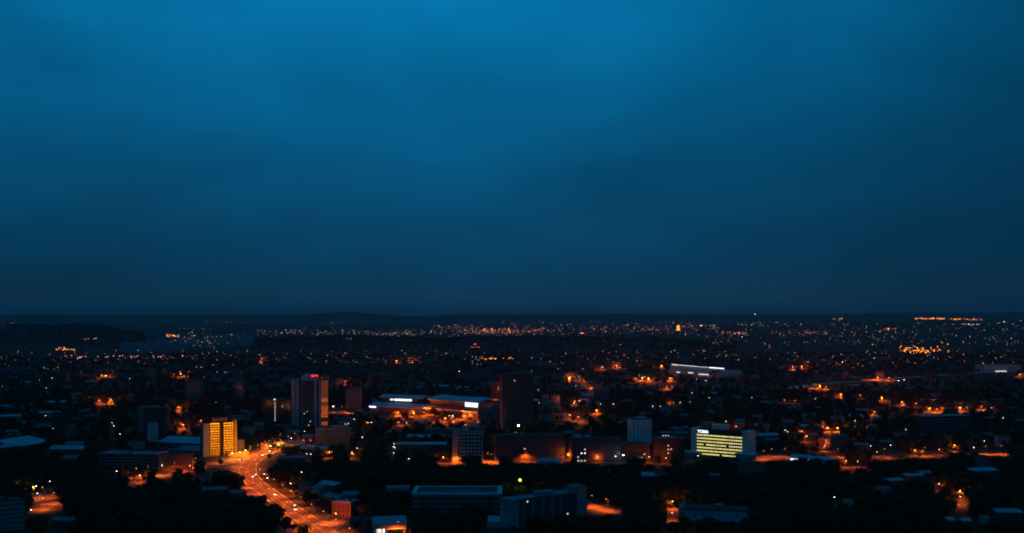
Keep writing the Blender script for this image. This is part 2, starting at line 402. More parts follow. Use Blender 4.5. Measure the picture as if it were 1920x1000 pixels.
for (a, c) in ((13.2*s, 31*s), (38.2*s, 57.6*s)):
    part('bay_wall', [(a, 3.2, 0, c, 4.0, h)], 'ochre', yt)
    for k in range(13):
        part('balcony', [(a, 0, k*FL, c, 3.2, k*FL+.22), (a, 0, k*FL+.22, c, .15, k*FL+.6)], 'ochre', yt)
        part('balcony_lamp', [(a+.4, 1.2, (k+1)*FL-.22, c-.4, 1.5, (k+1)*FL-.06)], rnd.choice(('tube_amber', 'tube_amber', 'tube_amber2', 'tube_amber3')), yt)
    n = 4
    for j in range(n+1):
        x = a + (c-a)*j/n
        part('pier', [(x-.18, -.05, 0, x+.18, 3.2, h)], 'ochre', yt)
part('podium', [(40*s, -16, 0, 78*s, -4, 4.2)], 'ochre', yt)
part('podium_canopy', [(39*s, -16.6, 4.2, 79*s, -3.4, 4.6)], 'ochre', yt)
keep(376, 778, 462, 858, 1207); keep(420, 842, 505, 872); LAND.append((412, 855, 'amber floodlit tower'))

# tall grey tower with red sign
loc, rz, w = frame((548.5, 801), (615.5, 799))
ta = thing('apartment_tower', 'tall grey residential tower with red sign on its rounded crown', 'tower', loc, rz)
s = w/67.0; h = 68.0; d = 20.0
part('core', [(.3, 2, -.2, w-.5, d, h-1.5)], 'grey', ta)
part('left_fin', [(0, 0, 0, 5*s, d-1, h)], 'blush', ta)
part('left_fin', [(6.5*s, .2, 0, 11.5*s, d-1, h+.5)], 'blush', ta)
part('centre_rib', [(16.8*s, .3, 0, 17.8*s, 3, h+3)], 'blush', ta)
part('centre_rib', [(28*s, .8, 0, 28.6*s, 3, h+3)], 'grey', ta)
part('right_fin', [(40.5*s, -.2, 0, 45.3*s, d-1, h+4.5)], 'blush', ta)
part('right_fin', [(49*s, .1, 0, 53*s, d-1, h-1)], 'blush', ta)
FL = h/24
for k in range(24): part('floor_slab', [(17.9*s, .9, k*FL+.2, 40.4*s, 2.2, k*FL+.75)], 'pale', ta)
windows(ta, 18.2*s, 40*s, .95, FL, 8, 24, 1.5, 1.5, 1.95, .01, ('pane_warm',))
for k in range(24):
    part('balcony', [(53.1*s, -1.2, k*FL, w+.6, 2.0, k*FL+.3), (53.1*s, -1.2, k*FL+.3, w+.6, -1.05, k*FL+1.1), (w+.45, -1.05, k*FL+.3, w+.6, 2, k*FL+1.1)], 'cream', ta)
M['tube_orange'] = mat('orange_balcony_lamp', (.3, .3, .3), .4, 0, emit=(1, .17, .01), es=7.0); M['tube_orange_dim'] = mat('dim_balcony_lamp', (.3, .3, .3), .4, 0, emit=(1, .2, .03), es=1.8)
part('bay_wall', [(53.1*s, 1.7, 0, w-.3, 2.0, h-1.4)], 'cream', ta)
for k in range(23):
    if rnd.random() < .08: continue
    part('balcony_lamp', [(54*s, .3, (k+1)*FL-.2, w-.8, .6, (k+1)*FL-.06)], 'tube_orange' if k < 9 or (k < 15 and rnd.random() < .5) else 'tube_orange_dim', ta)
for j in range(3): part('pier', [(53.4*s+j*6.3*s, -.9, 0, 53.4*s+j*6.3*s+.5, 2, h-1.3)], 'cream', ta)
part('crown', [(17*s, 1.2, h-1.4, 49*s, d-3, h+3.4), (20*s, 1.4, h+3.4, 49*s, d-3.4, h+6.2, .06), (22*s, 1.6, h+6.2, 48*s, d-4, h+7.3, .12)], 'blush', ta)
part('roof', [(0, 1, h-1.4, 17*s, d-.5, h-.6), (49*s, .5, h-1.4, w, d-.5, h-.8)], 'darkroof', ta)
part('rooftop_housing', [(53*s, 4, h-.8, 58*s, 9, h+3)], 'blush', ta)
part('sign', [(35.5*s, .75, h+3.6, 47.5*s, 1.15, h+6.0)], 'sign_red', ta)
part('antenna', [(43*s, 8, h+7.3, 43*s+.3, 8.3, h+14)], 'metal', ta)
keep(545, 695, 620, 798, 1530); LAND.append((582, 800, 'tall tower with red sign'))

# hotel slab with glowing rows
loc, rz, w = frame((1297, 853), (1403, 862))
ho = thing('hotel', 'pale slab hotel with seven glowing yellow window rows and white rooftop lettering', 'hotel', loc, rz)
h = 31.0; d = 19.0
part('core', [(0, 1.2, -.2, w, d, h-.5)], 'dark', ho)
part('end_pylon', [(-.3, -1, 0, 6.2, d+.3, h)], 'white', ho)
part('end_pylon', [(w-7.0, -1.2, 0, w+.3, d+.5, h)], 'white', ho)
part('fascia', [(6.2, -.2, 25.4, w-7.0, 1.2, h-.9)], 'brown', ho)
part('roof', flatroof(w-14, d-1.4, h-.6, .7), 'darkroof', ho, (6.6, 1.4, 0))
part('rooftop_housing', [(24, 3, h-.3, 40, 14, h+5.2)], 'white', ho)
for k in range(8):
    z = 22.5 - 3.55*k
    if z < -2.6: break
    part('spandrel', [(6.2, -.6, z-1.65, w-7.0, 1.2, z)], 'brown', ho)
    n = 20; st = (w-13.2)/n
    for c in range(n):
        if rnd.random() < .03: pn = 'glass'
        else: pn = rnd.choice(('pane_yellow', 'pane_yellow', 'pane_yellow', 'pane_yellow2', 'pane_yellow2'))
        link('window', win_mesh(st-.04, 1.9, pn), None, ho, (6.2+st*c, .9, z))
fc = bpy.data.curves.new('sign', 'FONT'); fc.body = 'YOMA'; fc.size = 4.7; fc.extrude = .15; fc.materials.append(M['sign_white']); fc.offset = .12
tmp = bpy.data.objects.new('sign', fc); COL.objects.link(tmp); bpy.context.view_layer.update(); sm = bpy.data.meshes.new_from_object(tmp.evaluated_get(bpy.context.evaluated_depsgraph_get())); bpy.data.objects.remove(tmp); sm.materials.clear(); sm.materials.append(M['sign_white'])
so = bpy.data.objects.new('sign', sm); COL.objects.link(so); so.parent = ho; so.location = (7.6, -.5, 26.1); so.rotation_euler = (R(90), 0, 0)
part('podium', [(-9, -9, 0, 14, -1.2, 4.0)], 'pale', ho); part('podium_roof', [(-9.5, -9.5, 4.0, 14.5, -1.2, 4.9)], 'white', ho)
part('entrance_wing', [(w-9, -14, 0, w+11, -1.6, 6.8)], 'pale', ho); part('wing_roof', [(w-10, -15, 6.8, w+12, -1.4, 7.7)], 'white', ho)
windows(ho, w-7, w+9, 1.6, 3, 4, 1, 2.4, 2.2, -14.0)
keep(1272, 792, 1434, 856, 1195); keep(1385, 850, 1434, 884, 1150); keep(1277, 848, 1300, 866, 1180); LAND.append((1355, 858, 'glowing slab hotel'))

# dark brown tower
o, w, rz = block('office_tower', 'tall dark brown tower behind the bright white floodlight', 'tower', (942, 812), (1000, 811), 77.5, 22, 'umber', 'darkroof', 9, 22, 1.7, 1.5, .004, land='dark brown tower')
part('corner_pier', [(0, -.5, 0, 2, 0, 77)], 'grey', o); part('corner_pier', [(w-2, -.5, 0, w, 0, 77)], 'grey', o)
part('rooftop_housing', [(10, 5, 77.7, 30, 16, 80.5)], 'grey', o)
o, w, rz = block('apartment_block', 'narrow block edge lit orange beside the dark brown tower', 'apartment block', (931, 770), (943, 769), 49, 14, 'dark', 'darkroof', 2, 13, 1.8, 1.6, .3, land=None)

# convention halls
loc, rz, w = frame((693, 772), (795, 777))
c1 = thing('convention_hall', 'low hall with blue swept roof and white lit strips, nearer the tall tower', 'hall', loc, rz)
part('wall', [(0, 0, -.2, w, 40, 9)], 'grey', c1)
def vault(parent, x0, x1, y0, y1, z0, rise, material, name='roof', seg=10, th=.8):
    v, f = [], []
    for i in range(seg+1):
        tt = i/seg; y = y0+(y1-y0)*tt; z = z0 + rise*math.sin(math.pi*tt)
        v += [(x0, y, z), (x1, y, z), (x0, y, z-th), (x1, y, z-th)]
    for i in range(seg):
        a = 4*i; c = a+4
        f += [(a, a+1, c+1, c), (a+2, c+2, c+3, a+3), (a, c, c+2, a+2), (a+1, a+3, c+3, c+1)]
    f += [(0, 2, 3, 1), (4*seg, 4*seg+1, 4*seg+3, 4*seg+2)]
    m = bpy.data.meshes.new(name); m.from_pydata(v, [], f); m.update()
    return link(name, m, material, parent)
vault(c1, -2, w+2, -3, 44, 9.6, 5, 'blueroof')
part('upper_hall', [(4, 30, 9, w*.72, 44, 22)], 'grey', c1); vault(c1, 1, w*.82, 26, 60, 23, 3.5, 'blueroof', 'upper_roof')
part('lit_window', [(w*.28, 29.7, 17.2, w*.60, 30.0, 20.6)], 'sign_white', c1)
part('lit_window', [(w*.20, 29.7, 17.6, w*.26, 30.0, 20.0)], 'pane_white', c1)
part('lit_sign', [(1.5, -3.6, 7.2, 15, -3.2, 9.8)], 'sign_white', c1)
part('floor_band', [(0, -.4, 4, w, 0, 4.7)], 'concrete', c1)
keep(690, 735, 800, 774, 1760); LAND.append((744, 775, 'first convention hall'))
loc, rz, w = frame((797, 779), (896, 788))
c2 = thing('convention_hall', 'long hall with pale cornice and large bright white screen panel', 'hall', loc, rz)
part('wall', [(0, 0, -.2, w, 55, 16)], 'grey', c2)
part('cornice', [(-2, -2.5, 11.0, w+1, 0, 13.0)], 'white', c2)
part('upper_hall', [(6, 6, 16, w, 55, 26)], 'grey', c2)
vault(c2, 2, w+2, 2, 60, 26.4, 5, 'blueroof')
part('screen', [(w*.72, 5.4, 18.6, w*.96, 6.0, 26.8)], 'sign_white', c2)
part('lit_sign', [(-1, -2.9, 11.2, 5, -2.55, 13.2)], 'pane_warm', c2)
windows(c2, 4, w-4, 2, 4, 14, 2, 3.2, 2.2, 0, .06, ('pane_white',))
part('end_wall', [(w, 0, 0, w+.4, 55, 25)], 'mauve', c2)
keep(795, 738, 942, 786, 1640); LAND.append((850, 783, 'hall with the white screen'))

# apartment block with grid front
o, w, rz = block('apartment_block', 'pale eight-storey apartment block with gridded balcony front above the avenue', 'apartment block', (849, 868), (905, 868), 32.5, 14, 'grey', 'paleroof', 9, 8, 1.9, 1.9, .0, land='gridded apartment block', endwall=(6.0, 'pale'), pent=[(.3, .3, .55, .7, 3, 'pale')])
for k in range(9): part('balcony_slab', [(8, -1.2, k*3.9+.1, w, 0, k*3.9+.75)], 'white', o)
for j in range(7): part('balcony_pier', [(8+j*(w-8.4)/6, -1.1, 0, 8.4+j*(w-8.4)/6, 0, 32.5)], 'white', o)

# flat long institute block in the foreground
loc, rz, w = frame((773, 968), (940, 968))
ib = thing('institute_block', 'long low block with white roof parapet and open galleries in the foreground', 'building', loc, rz)
h = 17.5; d = 34
part('wall', [(0, 1.5, -.2, w, d, h)], 'grey', ib)
part('roof', [(0, 0, h, w, d, h+.3)], 'brown', ib)
part('parapet', [(-.5, -.6, h-.6, w+.5, 1.4, h+1.3), (-.5, d-1.2, h, w+.5, d+.3, h+1.2), (-.5, 1.4, h, 3.0, d-1.2, h+1.25), (w-3, 1.4, h, w+.5, d-1.2, h+1.25)], 'white', ib)
part('roof_light', [(22, 9, h+.3, 52, 12, h+1.0)], 'paleroof', ib)
for k in range(4): part('gallery_slab', [(12, -.2, 3.9*k+3.2, w-12, 1.5, 3.9*k+3.8)], 'pale', ib)
for k in range(4):
    part('end_gallery', [(.5, -.2, 3.9*k+3.2, 7, 1.5, 3.9*k+3.9), (w-7, -.2, 3.9*k+3.2, w-.5, 1.5, 3.9*k+3.9)], 'pale', ib)
windows(ib, 12.5, w-12.5, 1.2, 3.9, 16, 4, 1.9, 1.9, 1.35)
for j in range(13): part('gallery_post', [(12+j*(w-24.3)/12, -.25, 0, 12.3+j*(w-24.3)/12, .05, h-.6)], 'pale', ib)
keep(770, 903, 945, 946, 851); LAND.append((856, 960, 'white-parapet block'))

# apartment block with stair tower in the foreground
loc, rz, w = frame((960, 992), (1082, 974))
ab = thing('apartment_block', 'dim blue-grey apartment block with stair tower rising at its far end', 'apartment block', loc, rz)
h = 21
part('wall', [(0, 0, -.2, w, 15, h)], 'grey', ab); part('roof', flatroof(w, 15, h), 'paleroof', ab)
part('end_wall', [(-.3, -.8, 0, 6, 15.3, h+.6)], 'pale', ab)
part('stair_tower', [(w-1, 1, 0, w+11, 14, h+3.8)], 'pale', ab); part('stair_tower_roof', [(w-1.5, .5, h+3.8, w+11.5, 14.5, h+4.3)], 'concrete', ab)
part('rooftop_housing', [(w*.45, 4, h+.3, w*.7, 11, h+3.2)], 'pale', ab)
windows(ab, 8, w-3, 1.2, 3.4, 12, 6, 1.6, 1.6, 0, .03, ('pane_warm',))
for j in range(5): part('bay', [(9+j*9.2, -1.1, 0, 11.4+j*9.2, 0, h-.5)], 'mauve', ab)
for k in range(6): part('floor_band', [(6, -.3, k*3.4+.3, w-1, 0, k*3.4+.7)], 'concrete', ab)
keep(958, 912, 1096, 965, 810); LAND.append((1025, 980, 'stair-tower apartment block'))

# blue workshop building
loc, rz, w = frame((1284, 978), (1402, 982))
wk = thing('workshop', 'long workshop with pale blue lit side and dark flat roof', 'workshop', loc, rz)
part('wall', [(0, 0, -.2, w, 22, 9.5)], 'blueroof', wk); part('roof', flatroof(w, 22, 9.5, .7), 'darkroof', wk)
part('side_block', [(-4.5, -1, 0, 0, 20, 11)], 'mauve', wk); part('rooftop_housing', [(w*.47, 9, 9.7, w*.62, 16, 12.2)], 'paleroof', wk)
part('eaves', [(-.4, -.8, 9.2, w+.4, -.12, 9.9)], 'grey', wk); part('plinth', [(0, -.2, 0, w, 0, 1)], 'concrete', wk)
for j in range(7): part('pilaster', [(3+j*7, -.25, 1, 3.4+j*7, 0, 9.1)], 'blueroof', wk)
windows(wk, 4, w-4, 5.6, 3, 6, 1, 2, 1.1, 0)
part('ramp_wing', [(w-3, -10, 0, w+2, 0, 5, 0.3)], 'blueroof', wk)
keep(1278, 932, 1402, 968, 827); LAND.append((1342, 978, 'blue workshop'))

# small white tower
o, w, rz = block('apartment_tower', 'small white tower with dark punched windows behind the avenue', 'tower', (1184, 836), (1222, 835), 31.5, 16, 'white', 'paleroof', 5, 8, 1.6, 1.5, 0, sidewin=3, pent=[(.3, .2, .8, .8, 3.2, 'pale')], land='small white tower')
# brown blocks along the avenue
block('office_block', 'broad dark block behind the avenue below the bright floodlight', 'office block', (930, 866), (1058, 863), 28, 20, 'grey', 'darkroof', 18, 7, 1.8, 1.6, .012, bands='grey', land='broad dark block')
block('office_block', 'dark block with a few white lit windows at its lower corner', 'office block', (1073, 868), (1165, 866), 26, 18, 'grey', 'darkroof', 14, 6, 1.9, 1.6, 0, {(1, 1), (2, 2), (3, 3), (1, 0), (2, 0), (3, 0), (3, 2), (12, 1)}, ('pane_white', 'pane_warm'), land='dark block with lit corner windows', pent=[(.05, .2, .2, .7, 3, 'blueroof'), (.3, .3, .4, .7, 2.5, 'blueroof')])
block('office_block', 'low dark block between dark block with lit windows and slab hotel', 'office block', (1166, 862), (1218, 861), 16, 18, 'dark', 'darkroof', 9, 4, 1.8, 1.5, .03, bands='grey')
block('office_block', 'reddish block with orange glow at its foot beside the slab hotel', 'office block', (1238, 868), (1284, 866), 26, 18, 'brown', 'paleroof', 8, 6, 1.8, 1.5, 0, {(2, 4), (2, 3), (3, 3), (2, 2)}, land=None)
# left group
block('apartment_tower', 'dim tower with paler left edge beyond the blue-white block', 'tower', (259, 826), (314, 825), 41, 18, 'dark', 'darkroof', 9, 11, 1.7, 1.5, .0, endwall=(7.5, 'concrete'), land='dim tower')
block('apartment_block', 'blue-white narrow block standing in front of the dim tower', 'apartment block', (281, 832), (297, 831), 25, 12, 'white', 'paleroof', 3, 7, 1.6, 1.4, 0)
block('glass_block', 'dark glazed annex joined to the blue-white block', 'office block', (297.5, 829), (312, 829), 24, 10, 'dark', 'darkroof', 4, 7, 1.8, 1.8, 0)
o, w, rz = gable('market_hall', 'wide hall with pale blue shed roofs between dim tower and amber tower', 'hall', (296, 838), (380, 842), 6, 46, 5, 'grey', 'blueroof', land='blue shed roofs')
gable('shed', 'second pale blue shed roof beside the amber tower', 'shed', (330, 852), (381, 854), 5, 30, 4, 'grey', 'paleroof')
block('office_tower', 'faint far tower with ribbed front beyond the dim tower', 'tower', (348, 756), (374, 756), 41, 24, 'concrete', 'darkroof', 5, 11, 2, 1.6, .0)
block('office_tower', 'faint far blue-grey tower seen between far roofs', 'tower', (440, 752), (456, 752), 40, 20, 'concrete', 'darkroof', 4, 10, 2, 1.6, .0)
o, w, rz = block('office_block', 'dark broad block with a vertical string of small white lamps', 'office block', (490, 800), (546, 799), 39, 22, 'brown', 'darkroof', 12, 10, 1.7, 1.5, .008, land='block with vertical lamp string')
part('stair_strip', [(w*.44, -.4, 0, w*.48, 0, 39)], 'dark', o)
for k in range(10): part('stair_lamp', [(w*.45, -.7, 5+k*3.1, w*.47, -.4, 5.9+k*3.1)], 'pane_white', o)
part('stair_lamp', [(w*.42, -.9, 38, w*.47, -.4, 39.6)], 'sign_white', o)
o, w, rz = block('office_block', 'grey block with pale roof edge at the foot of the tall tower', 'office block', (591, 842), (655, 841), 24, 20, 'concrete', 'paleroof', 10, 6, 1.7, 1.5, .005, pent=[(.45, .2, .95, .8, 2.6, 'pale')])
block('apartment_block', 'faint twin-ribbed block beyond the orange street by the tall tower', 'apartment block', (648, 772), (676, 772), 38, 18, 'concrete', 'darkroof', 6, 9, 2, 1.6, 0)
block('apartment_block', 'faint slim block, first of a pair beyond the dark brown tower', 'apartment block', (1017, 768), (1029, 768), 24, 16, 'pale', 'darkroof', 3, 8, 2, 1.6, 0)
block('apartment_block', 'faint wider block, second of a pair beyond the dark brown tower', 'apartment block', (1034, 768), (1050, 768), 24, 16, 'pale', 'darkroof', 4, 8, 2, 1.6, 0)
block('apartment_block', 'faint stepped block at the end of the glowing diagonal street', 'apartment block', (1114, 752), (1142, 752), 25, 20, 'concrete', 'darkroof', 6, 7, 2, 1.6, 0, pent=[(0, .1, .5, .9, 6, 'concrete')])
block('office_block', 'long office block with horizontal pale stripes beyond the avenue', 'office block', (1733, 815), (1818, 813), 24, 20, 'dark', 'blueroof', 20, 6, 2.1, 1.3, 0, bands='pale', land='striped office block')
block('office_block', 'long low office with pale striped floors beside the dark wood', 'office block', (184, 876), (296, 878), 14, 26, 'dark', 'paleroof', 18, 4, 2.2, 1.3, .0, bands='pale', land='low striped office')
block('apartment_block', 'reddish-lit block at the start of the branch road', 'apartment block', (298, 884), (360, 882), 16, 16, 'brown', 'darkroof', 11, 4, 1.7, 1.5, .0, land='reddish roadside block')
block('apartment_block', 'pale dim block at the photo edge beside the parking lot', 'apartment block', (-20, 1000), (46, 992), 22, 18, 'pale', 'darkroof', 10, 6, 1.6, 1.5, .0, land='dim block by the parking lot')
gable('warehouse', 'large blue roofed warehouse with slanted bright roof planes', 'warehouse', (38, 848), (94, 838), 7, 62, 6, 'grey', 'blueroof', land='blue warehouse')
gable('warehouse', 'blue roofed warehouse cut by the photo edge', 'warehouse', (-30, 855), (24, 848), 7, 34, 5, 'grey', 'blueroof')
gable('shed', 'long pale blue shed roof right of the blue warehouse', 'shed', (92, 852), (155, 852), 6, 22, 3, 'grey', 'blueroof')
gable('shed', 'short pale shed roof above the long one', 'shed', (120, 843), (153, 843), 6, 18, 3, 'grey', 'paleroof')
gable('shed', 'small pale shed roof among the trees below the blue warehouse', 'shed', (118, 868), (143, 868), 5, 16, 2.5, 'grey', 'paleroof')
gable('shed', 'thin dim shed roof deep in the dark foreground wood', 'shed', (98, 988), (140, 988), 5, 12, 1.5, 'grey', 'paleroof')
gable('shed', 'pale roof in the wood below the branch road', 'shed', (380, 930), (424, 928), 5, 12, 2, 'grey', 'paleroof')
gable('shed', 'small pale roof near the bend of the main road', 'shed', (437, 936), (462, 933), 5, 10, 2, 'grey', 'paleroof')
gable('house', 'small house wall in the wood under the branch road', 'house', (376, 906), (394, 905), 7, 10, 2, 'pale', 'darkroof')
gable('shed', 'pale shed roof across the main road from the amber tower', 'shed', (520, 868), (570, 868), 5, 12, 2, 'grey', 'paleroof')
gable('hall', 'low mauve roof beside the blazing yellow kiosk', 'hall', (528, 842), (572, 841), 6, 24, 2, 'mauve', 'paleroof')
block('kiosk', 'small building blazing orange-yellow at the road junction', 'kiosk', (500, 842), (526, 838), 7, 10, 'cream', 'darkroof', 6, 2, 1.6, 1.5, .25, None, ('pane_warm',), land='blazing kiosk')
gable('hall', 'low flat hall with pale roof edge in the middle distance', 'hall', (742, 846), (836, 846), 8, 22, 1.5, 'grey', 'blueroof')
# row beside the main road
for i, (a, b_, c, e_, hh, wl, rf, tx) in enumerate([
        (583, 938, 600, 941, 11, 'mauve', 'paleroof', 'narrow shophouse nearest the far end of the roadside row'),
        (560, 925, 580, 927, 8, 'mauve', 'darkroof', 'orange-lit low wall house above the main road bend'),
        (596, 925, 626, 930, 9, 'grey', 'blueroof', 'roadside house with pale blue roof behind the shophouse'),
        (603, 950, 632, 955, 9, 'grey', 'paleroof', 'roadside house with twin pale roofs in the row'),
        (640, 945, 668, 946, 8, 'grey', 'paleroof', 'dim house set behind the roadside row')]):
    gable('house', tx, 'house', (a, b_), (c, e_), hh, 14, 2.2, wl, rf)
block('shophouse', 'box-shaped red-brown shophouse with flat blue roof beside the main road', 'shop', (622, 970), (658, 972), 12, 14, 'redbrick', 'blueroof', 4, 3, 1.6, 1.4, 0, land='red-brown shophouse')
gable('house', 'small dim house at the lower end of the main road', 'house', (655, 990), (690, 992), 6, 12, 2, 'grey', 'darkroof')
o, w, rz = gable('villa', 'villa with blue roof, lit doorway panels and orange-lit porch', 'villa', (701, 1001), (762, 998), 7, 16, 4, 'cream', 'blueroof', land='villa with orange porch')
for j in range(4): part('door', [(2.0+j*1.6, -.15, .3, 3.2+j*1.6, .05, 3.2)], 'pane_white' if j % 2 else 'pane_warm', o)
part('porch', [(9, -5, 3.6, w-2, 0, 4.0), (9, -5, 0, 9.4, -4.6, 3.6), (w-2.4, -5, 0, w-2, -4.6, 3.6)], 'cream', o)
keep(698, 962, 764, 1000, 784)
gable('outbuilding', 'pale blocky outbuilding behind the white-parapet block', 'outbuilding', (725, 932), (768, 931), 8, 12, 1.2, 'pale', 'paleroof')
block('pavilion', 'flat blue-roofed pavilion between the two foreground blocks', 'pavilion', (914, 990), (958, 990), 4, 24, 'pale', 'blueroof')
gable('house', 'pale roofed house in the dark park below the slab hotel', 'house', (1205, 902), (1228, 902), 5, 16, 2.5, 'grey', 'blueroof')
gable('house', 'pale house by the thin bright strip lamp in the park', 'house', (1228, 898), (1248, 898), 6, 12, 2.5, 'pale', 'darkroof')
gable('house', 'dim roof in the park under the hotel entrance wing', 'house', (1332, 902), (1350, 902), 5, 10, 2, 'grey', 'paleroof')
o, w, rz = gable('long_shed', 'long blue low building with two lit windows right of the hotel', 'shed', (1480, 868), (1562, 876), 7, 20, 2, 'blueroof', 'blueroof', land='long blue shed')
part('lit_window', [(1, -.3, 3.0, 10, .05, 5.2)], 'tube_cool', o); part('lit_window', [(w*.44, -.3, 3.2, w*.56, .05, 5.6)], 'pane_white', o)
for (a, b_, c, e_, hh, dd, rf, tx) in [
        (1668, 912, 1696, 910, 5, 12, 'blueroof', 'blue roof with bent end, lowest of the three stepped roofs'),
        (1698, 902, 1732, 902, 5, 12, 'blueroof', 'pale blue roof, middle of the three stepped roofs'),
        (1728, 897, 1748, 896, 5, 10, 'blueroof', 'small blue roof, uppermost of the three stepped roofs'),
        (1640, 924, 1668, 924, 4, 8, 'paleroof', 'thin dim roof below the three stepped roofs'),
        (1826, 895, 1874, 893, 6, 22, 'blueroof', 'bright blue roof beyond the orange clearing'),
        (1870, 975, 1918, 976, 6, 18, 'blueroof', 'dark blue roof near the lower corner of the photo'),
        (1778, 988, 1792, 988, 5, 12, 'blueroof', 'small blue roof, first of two low in the dark wood'),
        (1806, 990, 1822, 990, 5, 12, 'blueroof', 'small blue roof, second of two low in the dark wood'),
        (1842, 984, 1856, 984, 5, 8, 'paleroof', 'tiny pale roof between two low blue roofs and the corner roof'),
        (1584, 962, 1600, 962, 9, 8, 'paleroof', 'lone pale wall house deep in the wood'),
        (1100, 900, 1000, 899, 4, 8, 'darkroof', None)]:
    if tx: gable('house', tx, 'house', (a, b_), (c, e_), hh, dd, 1.6, 'pale' if rf == 'paleroof' else 'grey', rf)
block('apartment_block', 'dim upright block above the bright blue roof', 'apartment block', (1836, 884), (1858, 884), 14, 14, 'concrete', 'darkroof', 4, 4, 1.6, 1.5, 0)
block('apartment_block', 'block lit orange at its foot left of the striped office', 'apartment block', (1534, 842), (1556, 843), 13, 12, 'redbrick', 'darkroof', 5, 4, 1.5, 1.4, .15, None, ('pane_warm',))
gable('pavilion', 'pale blue pavilion at the end of the broad dark block', 'pavilion', (1008, 872), (1050, 873), 4, 30, 1.5, 'pale', 'blueroof')
block('terminal', 'low building with white lit windows beyond the small white tower', 'building', (1240, 826), (1292, 826), 9, 20, 'grey', 'paleroof', 10, 2, 2.2, 1.4, 0, {(0, 1), (1, 1), (2, 1)}, ('pane_white',))

# stadium
loc, rz, w = frame((1254, 706), (1388, 709))
st_ = thing('stadium', 'wedge-shaped stadium stand with bright white roof-edge strips in the distance', 'stadium', loc, rz)
v, f = [], []
n = 16
for i in range(n+1):
    tt = i/n; x = w*tt; y = -10*math.sin(math.pi*tt); top = 29 - 11*tt
    v += [(x, y, 0), (x, y-2, top*.55), (x, y+24, top), (x, y+60, 0)]
for i in range(n):
    for j in range(3): f.append((4*i+j, 4*i+4+j, 4*i+4+j+1, 4*i+j+1))
f += [(0, 1, 2, 3), (4*n, 4*n+3, 4*n+2, 4*n+1)]
m = bpy.data.meshes.new('stand'); m.from_pydata(v, [], f); m.update(); link('stand', m, 'pale', st_)
def edge_strip(nm, a, c, lo, hi, yo, mt, frac=1.0):
    v, f = [], []
    k = 10
    for i in range(k+1):
        tt = a + (c-a)*i/k; x = w*tt; y = -10*math.sin(math.pi*tt); top = 29-11*tt
        v += [(x, y+yo, top*frac+lo), (x, y+yo, top*frac+hi), (x, y+yo+.6, top*frac+lo), (x, y+yo+.6, top*frac+hi)]
    for i in range(k):
        q = 4*i; f += [(q, q+4, q+5, q+1), (q+2, q+3, q+7, q+6), (q+1, q+5, q+7, q+3), (q, q+2, q+6, q+4)]
    m = bpy.data.meshes.new(nm); m.from_pydata(v, [], f); m.update(); return link(nm, m, mt, st_)
edge_strip('roof_light_strip', .01, .10, .2, 3.0, 23, 'pane_warm'); edge_strip('roof_light_strip', .10, .38, 1.4, 2.5, 23, 'tube_cool')
edge_strip('roof_light_strip', .38, .56, 1.5, 2.3, 23, 'tube_cool'); edge_strip('roof_light_strip', .56, .76, .6, 3.2, 23, 'sign_white')
edge_strip('gallery_light', .12, .17, -4, -2.4, -3.2, 'tube_cool', .55); edge_strip('gallery_light', .29, .36, -3.5, -1.8, -3.2, 'tube_cool', .55); edge_strip('gallery_light', .44, .62, -6, -4.4, -3.2, 'tube_cool', .55)
keep(1250, 680, 1392, 708, 2700); LAND.append((1320, 706, 'stadium'))
o, w, rz = block('depot', 'blue-grey long depot above the highway with a bright orange yard light', 'depot', (1846, 700), (1914, 699), 22, 40, 'blueroof', 'paleroof', 0, 0, land='highway depot')
part('eaves_lamp', [(w*.3, -1, 4, w*.6, -.5, 5.6)], 'tube_cool', o)
# far tower, mast and lit high-rise
x, y, z = GT(1272, 627)
o = thing('lit_tower', 'distant slim tower glowing orange on the horizon plain', 'tower', (x, y, z))
k = y/F
part('shaft', [(-2.6*k, 0, 0, 2.6*k, 5*k, 7*k)], 'dark', o)
M['tower_glow'] = mat('shaft_painted_glow', (.4, .3, .2), .7, 0, emit=(1, .40, .03), es=1.7, sampling='NONE')  # orange lighting is put into the storeys as emission, no lamp lights them
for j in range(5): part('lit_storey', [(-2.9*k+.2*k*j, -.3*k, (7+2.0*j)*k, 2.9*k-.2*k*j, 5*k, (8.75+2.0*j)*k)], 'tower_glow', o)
part('spire', [(-1*k, 1*k, 17*k, 1*k, 3*k, 22*k, .85)], 'concrete', o)
x, y, z = GT(1416, 607)
o = thing('radio_mast', 'thin distant mast with white light at its tip above the horizon', 'mast', (x, y, z)); k = y/F
part('lattice', [(-.35*k, 0, 0, .35*k, .7*k, 17*k, .6)], 'concrete', o); part('beacon', [(-.8*k, -.3*k, 16.6*k, .5*k, .9*k, 18.6*k)], 'tube_cool', o)
loc, rz, w = frame((884, 694), (899, 694))
o = thing('office_tower', 'far dark tower topped by small red-orange lamps beyond the halls', 'tower', loc, rz)
part('wall', [(0, 0, 0, w, 24, 66)], 'dark', o); part('crown', [(w*.3, 4, 66, w*.7, 20, 74)], 'dark', o)
for a, c in ((.35, 74.5), (.55, 75), (.45, 77), (.02, 66.5), (.3, 66.5), (.7, 66.5), (.95, 66.5)): part('roof_lamp', [(w*a-.7, -.6, c, w*a+.7, .6, c+1.2)], 'lens_red', o)
windows(o, 1, w-1, 3, 3.2, 6, 12, 2, 1.6, 0, .12, ('pane_warm',))

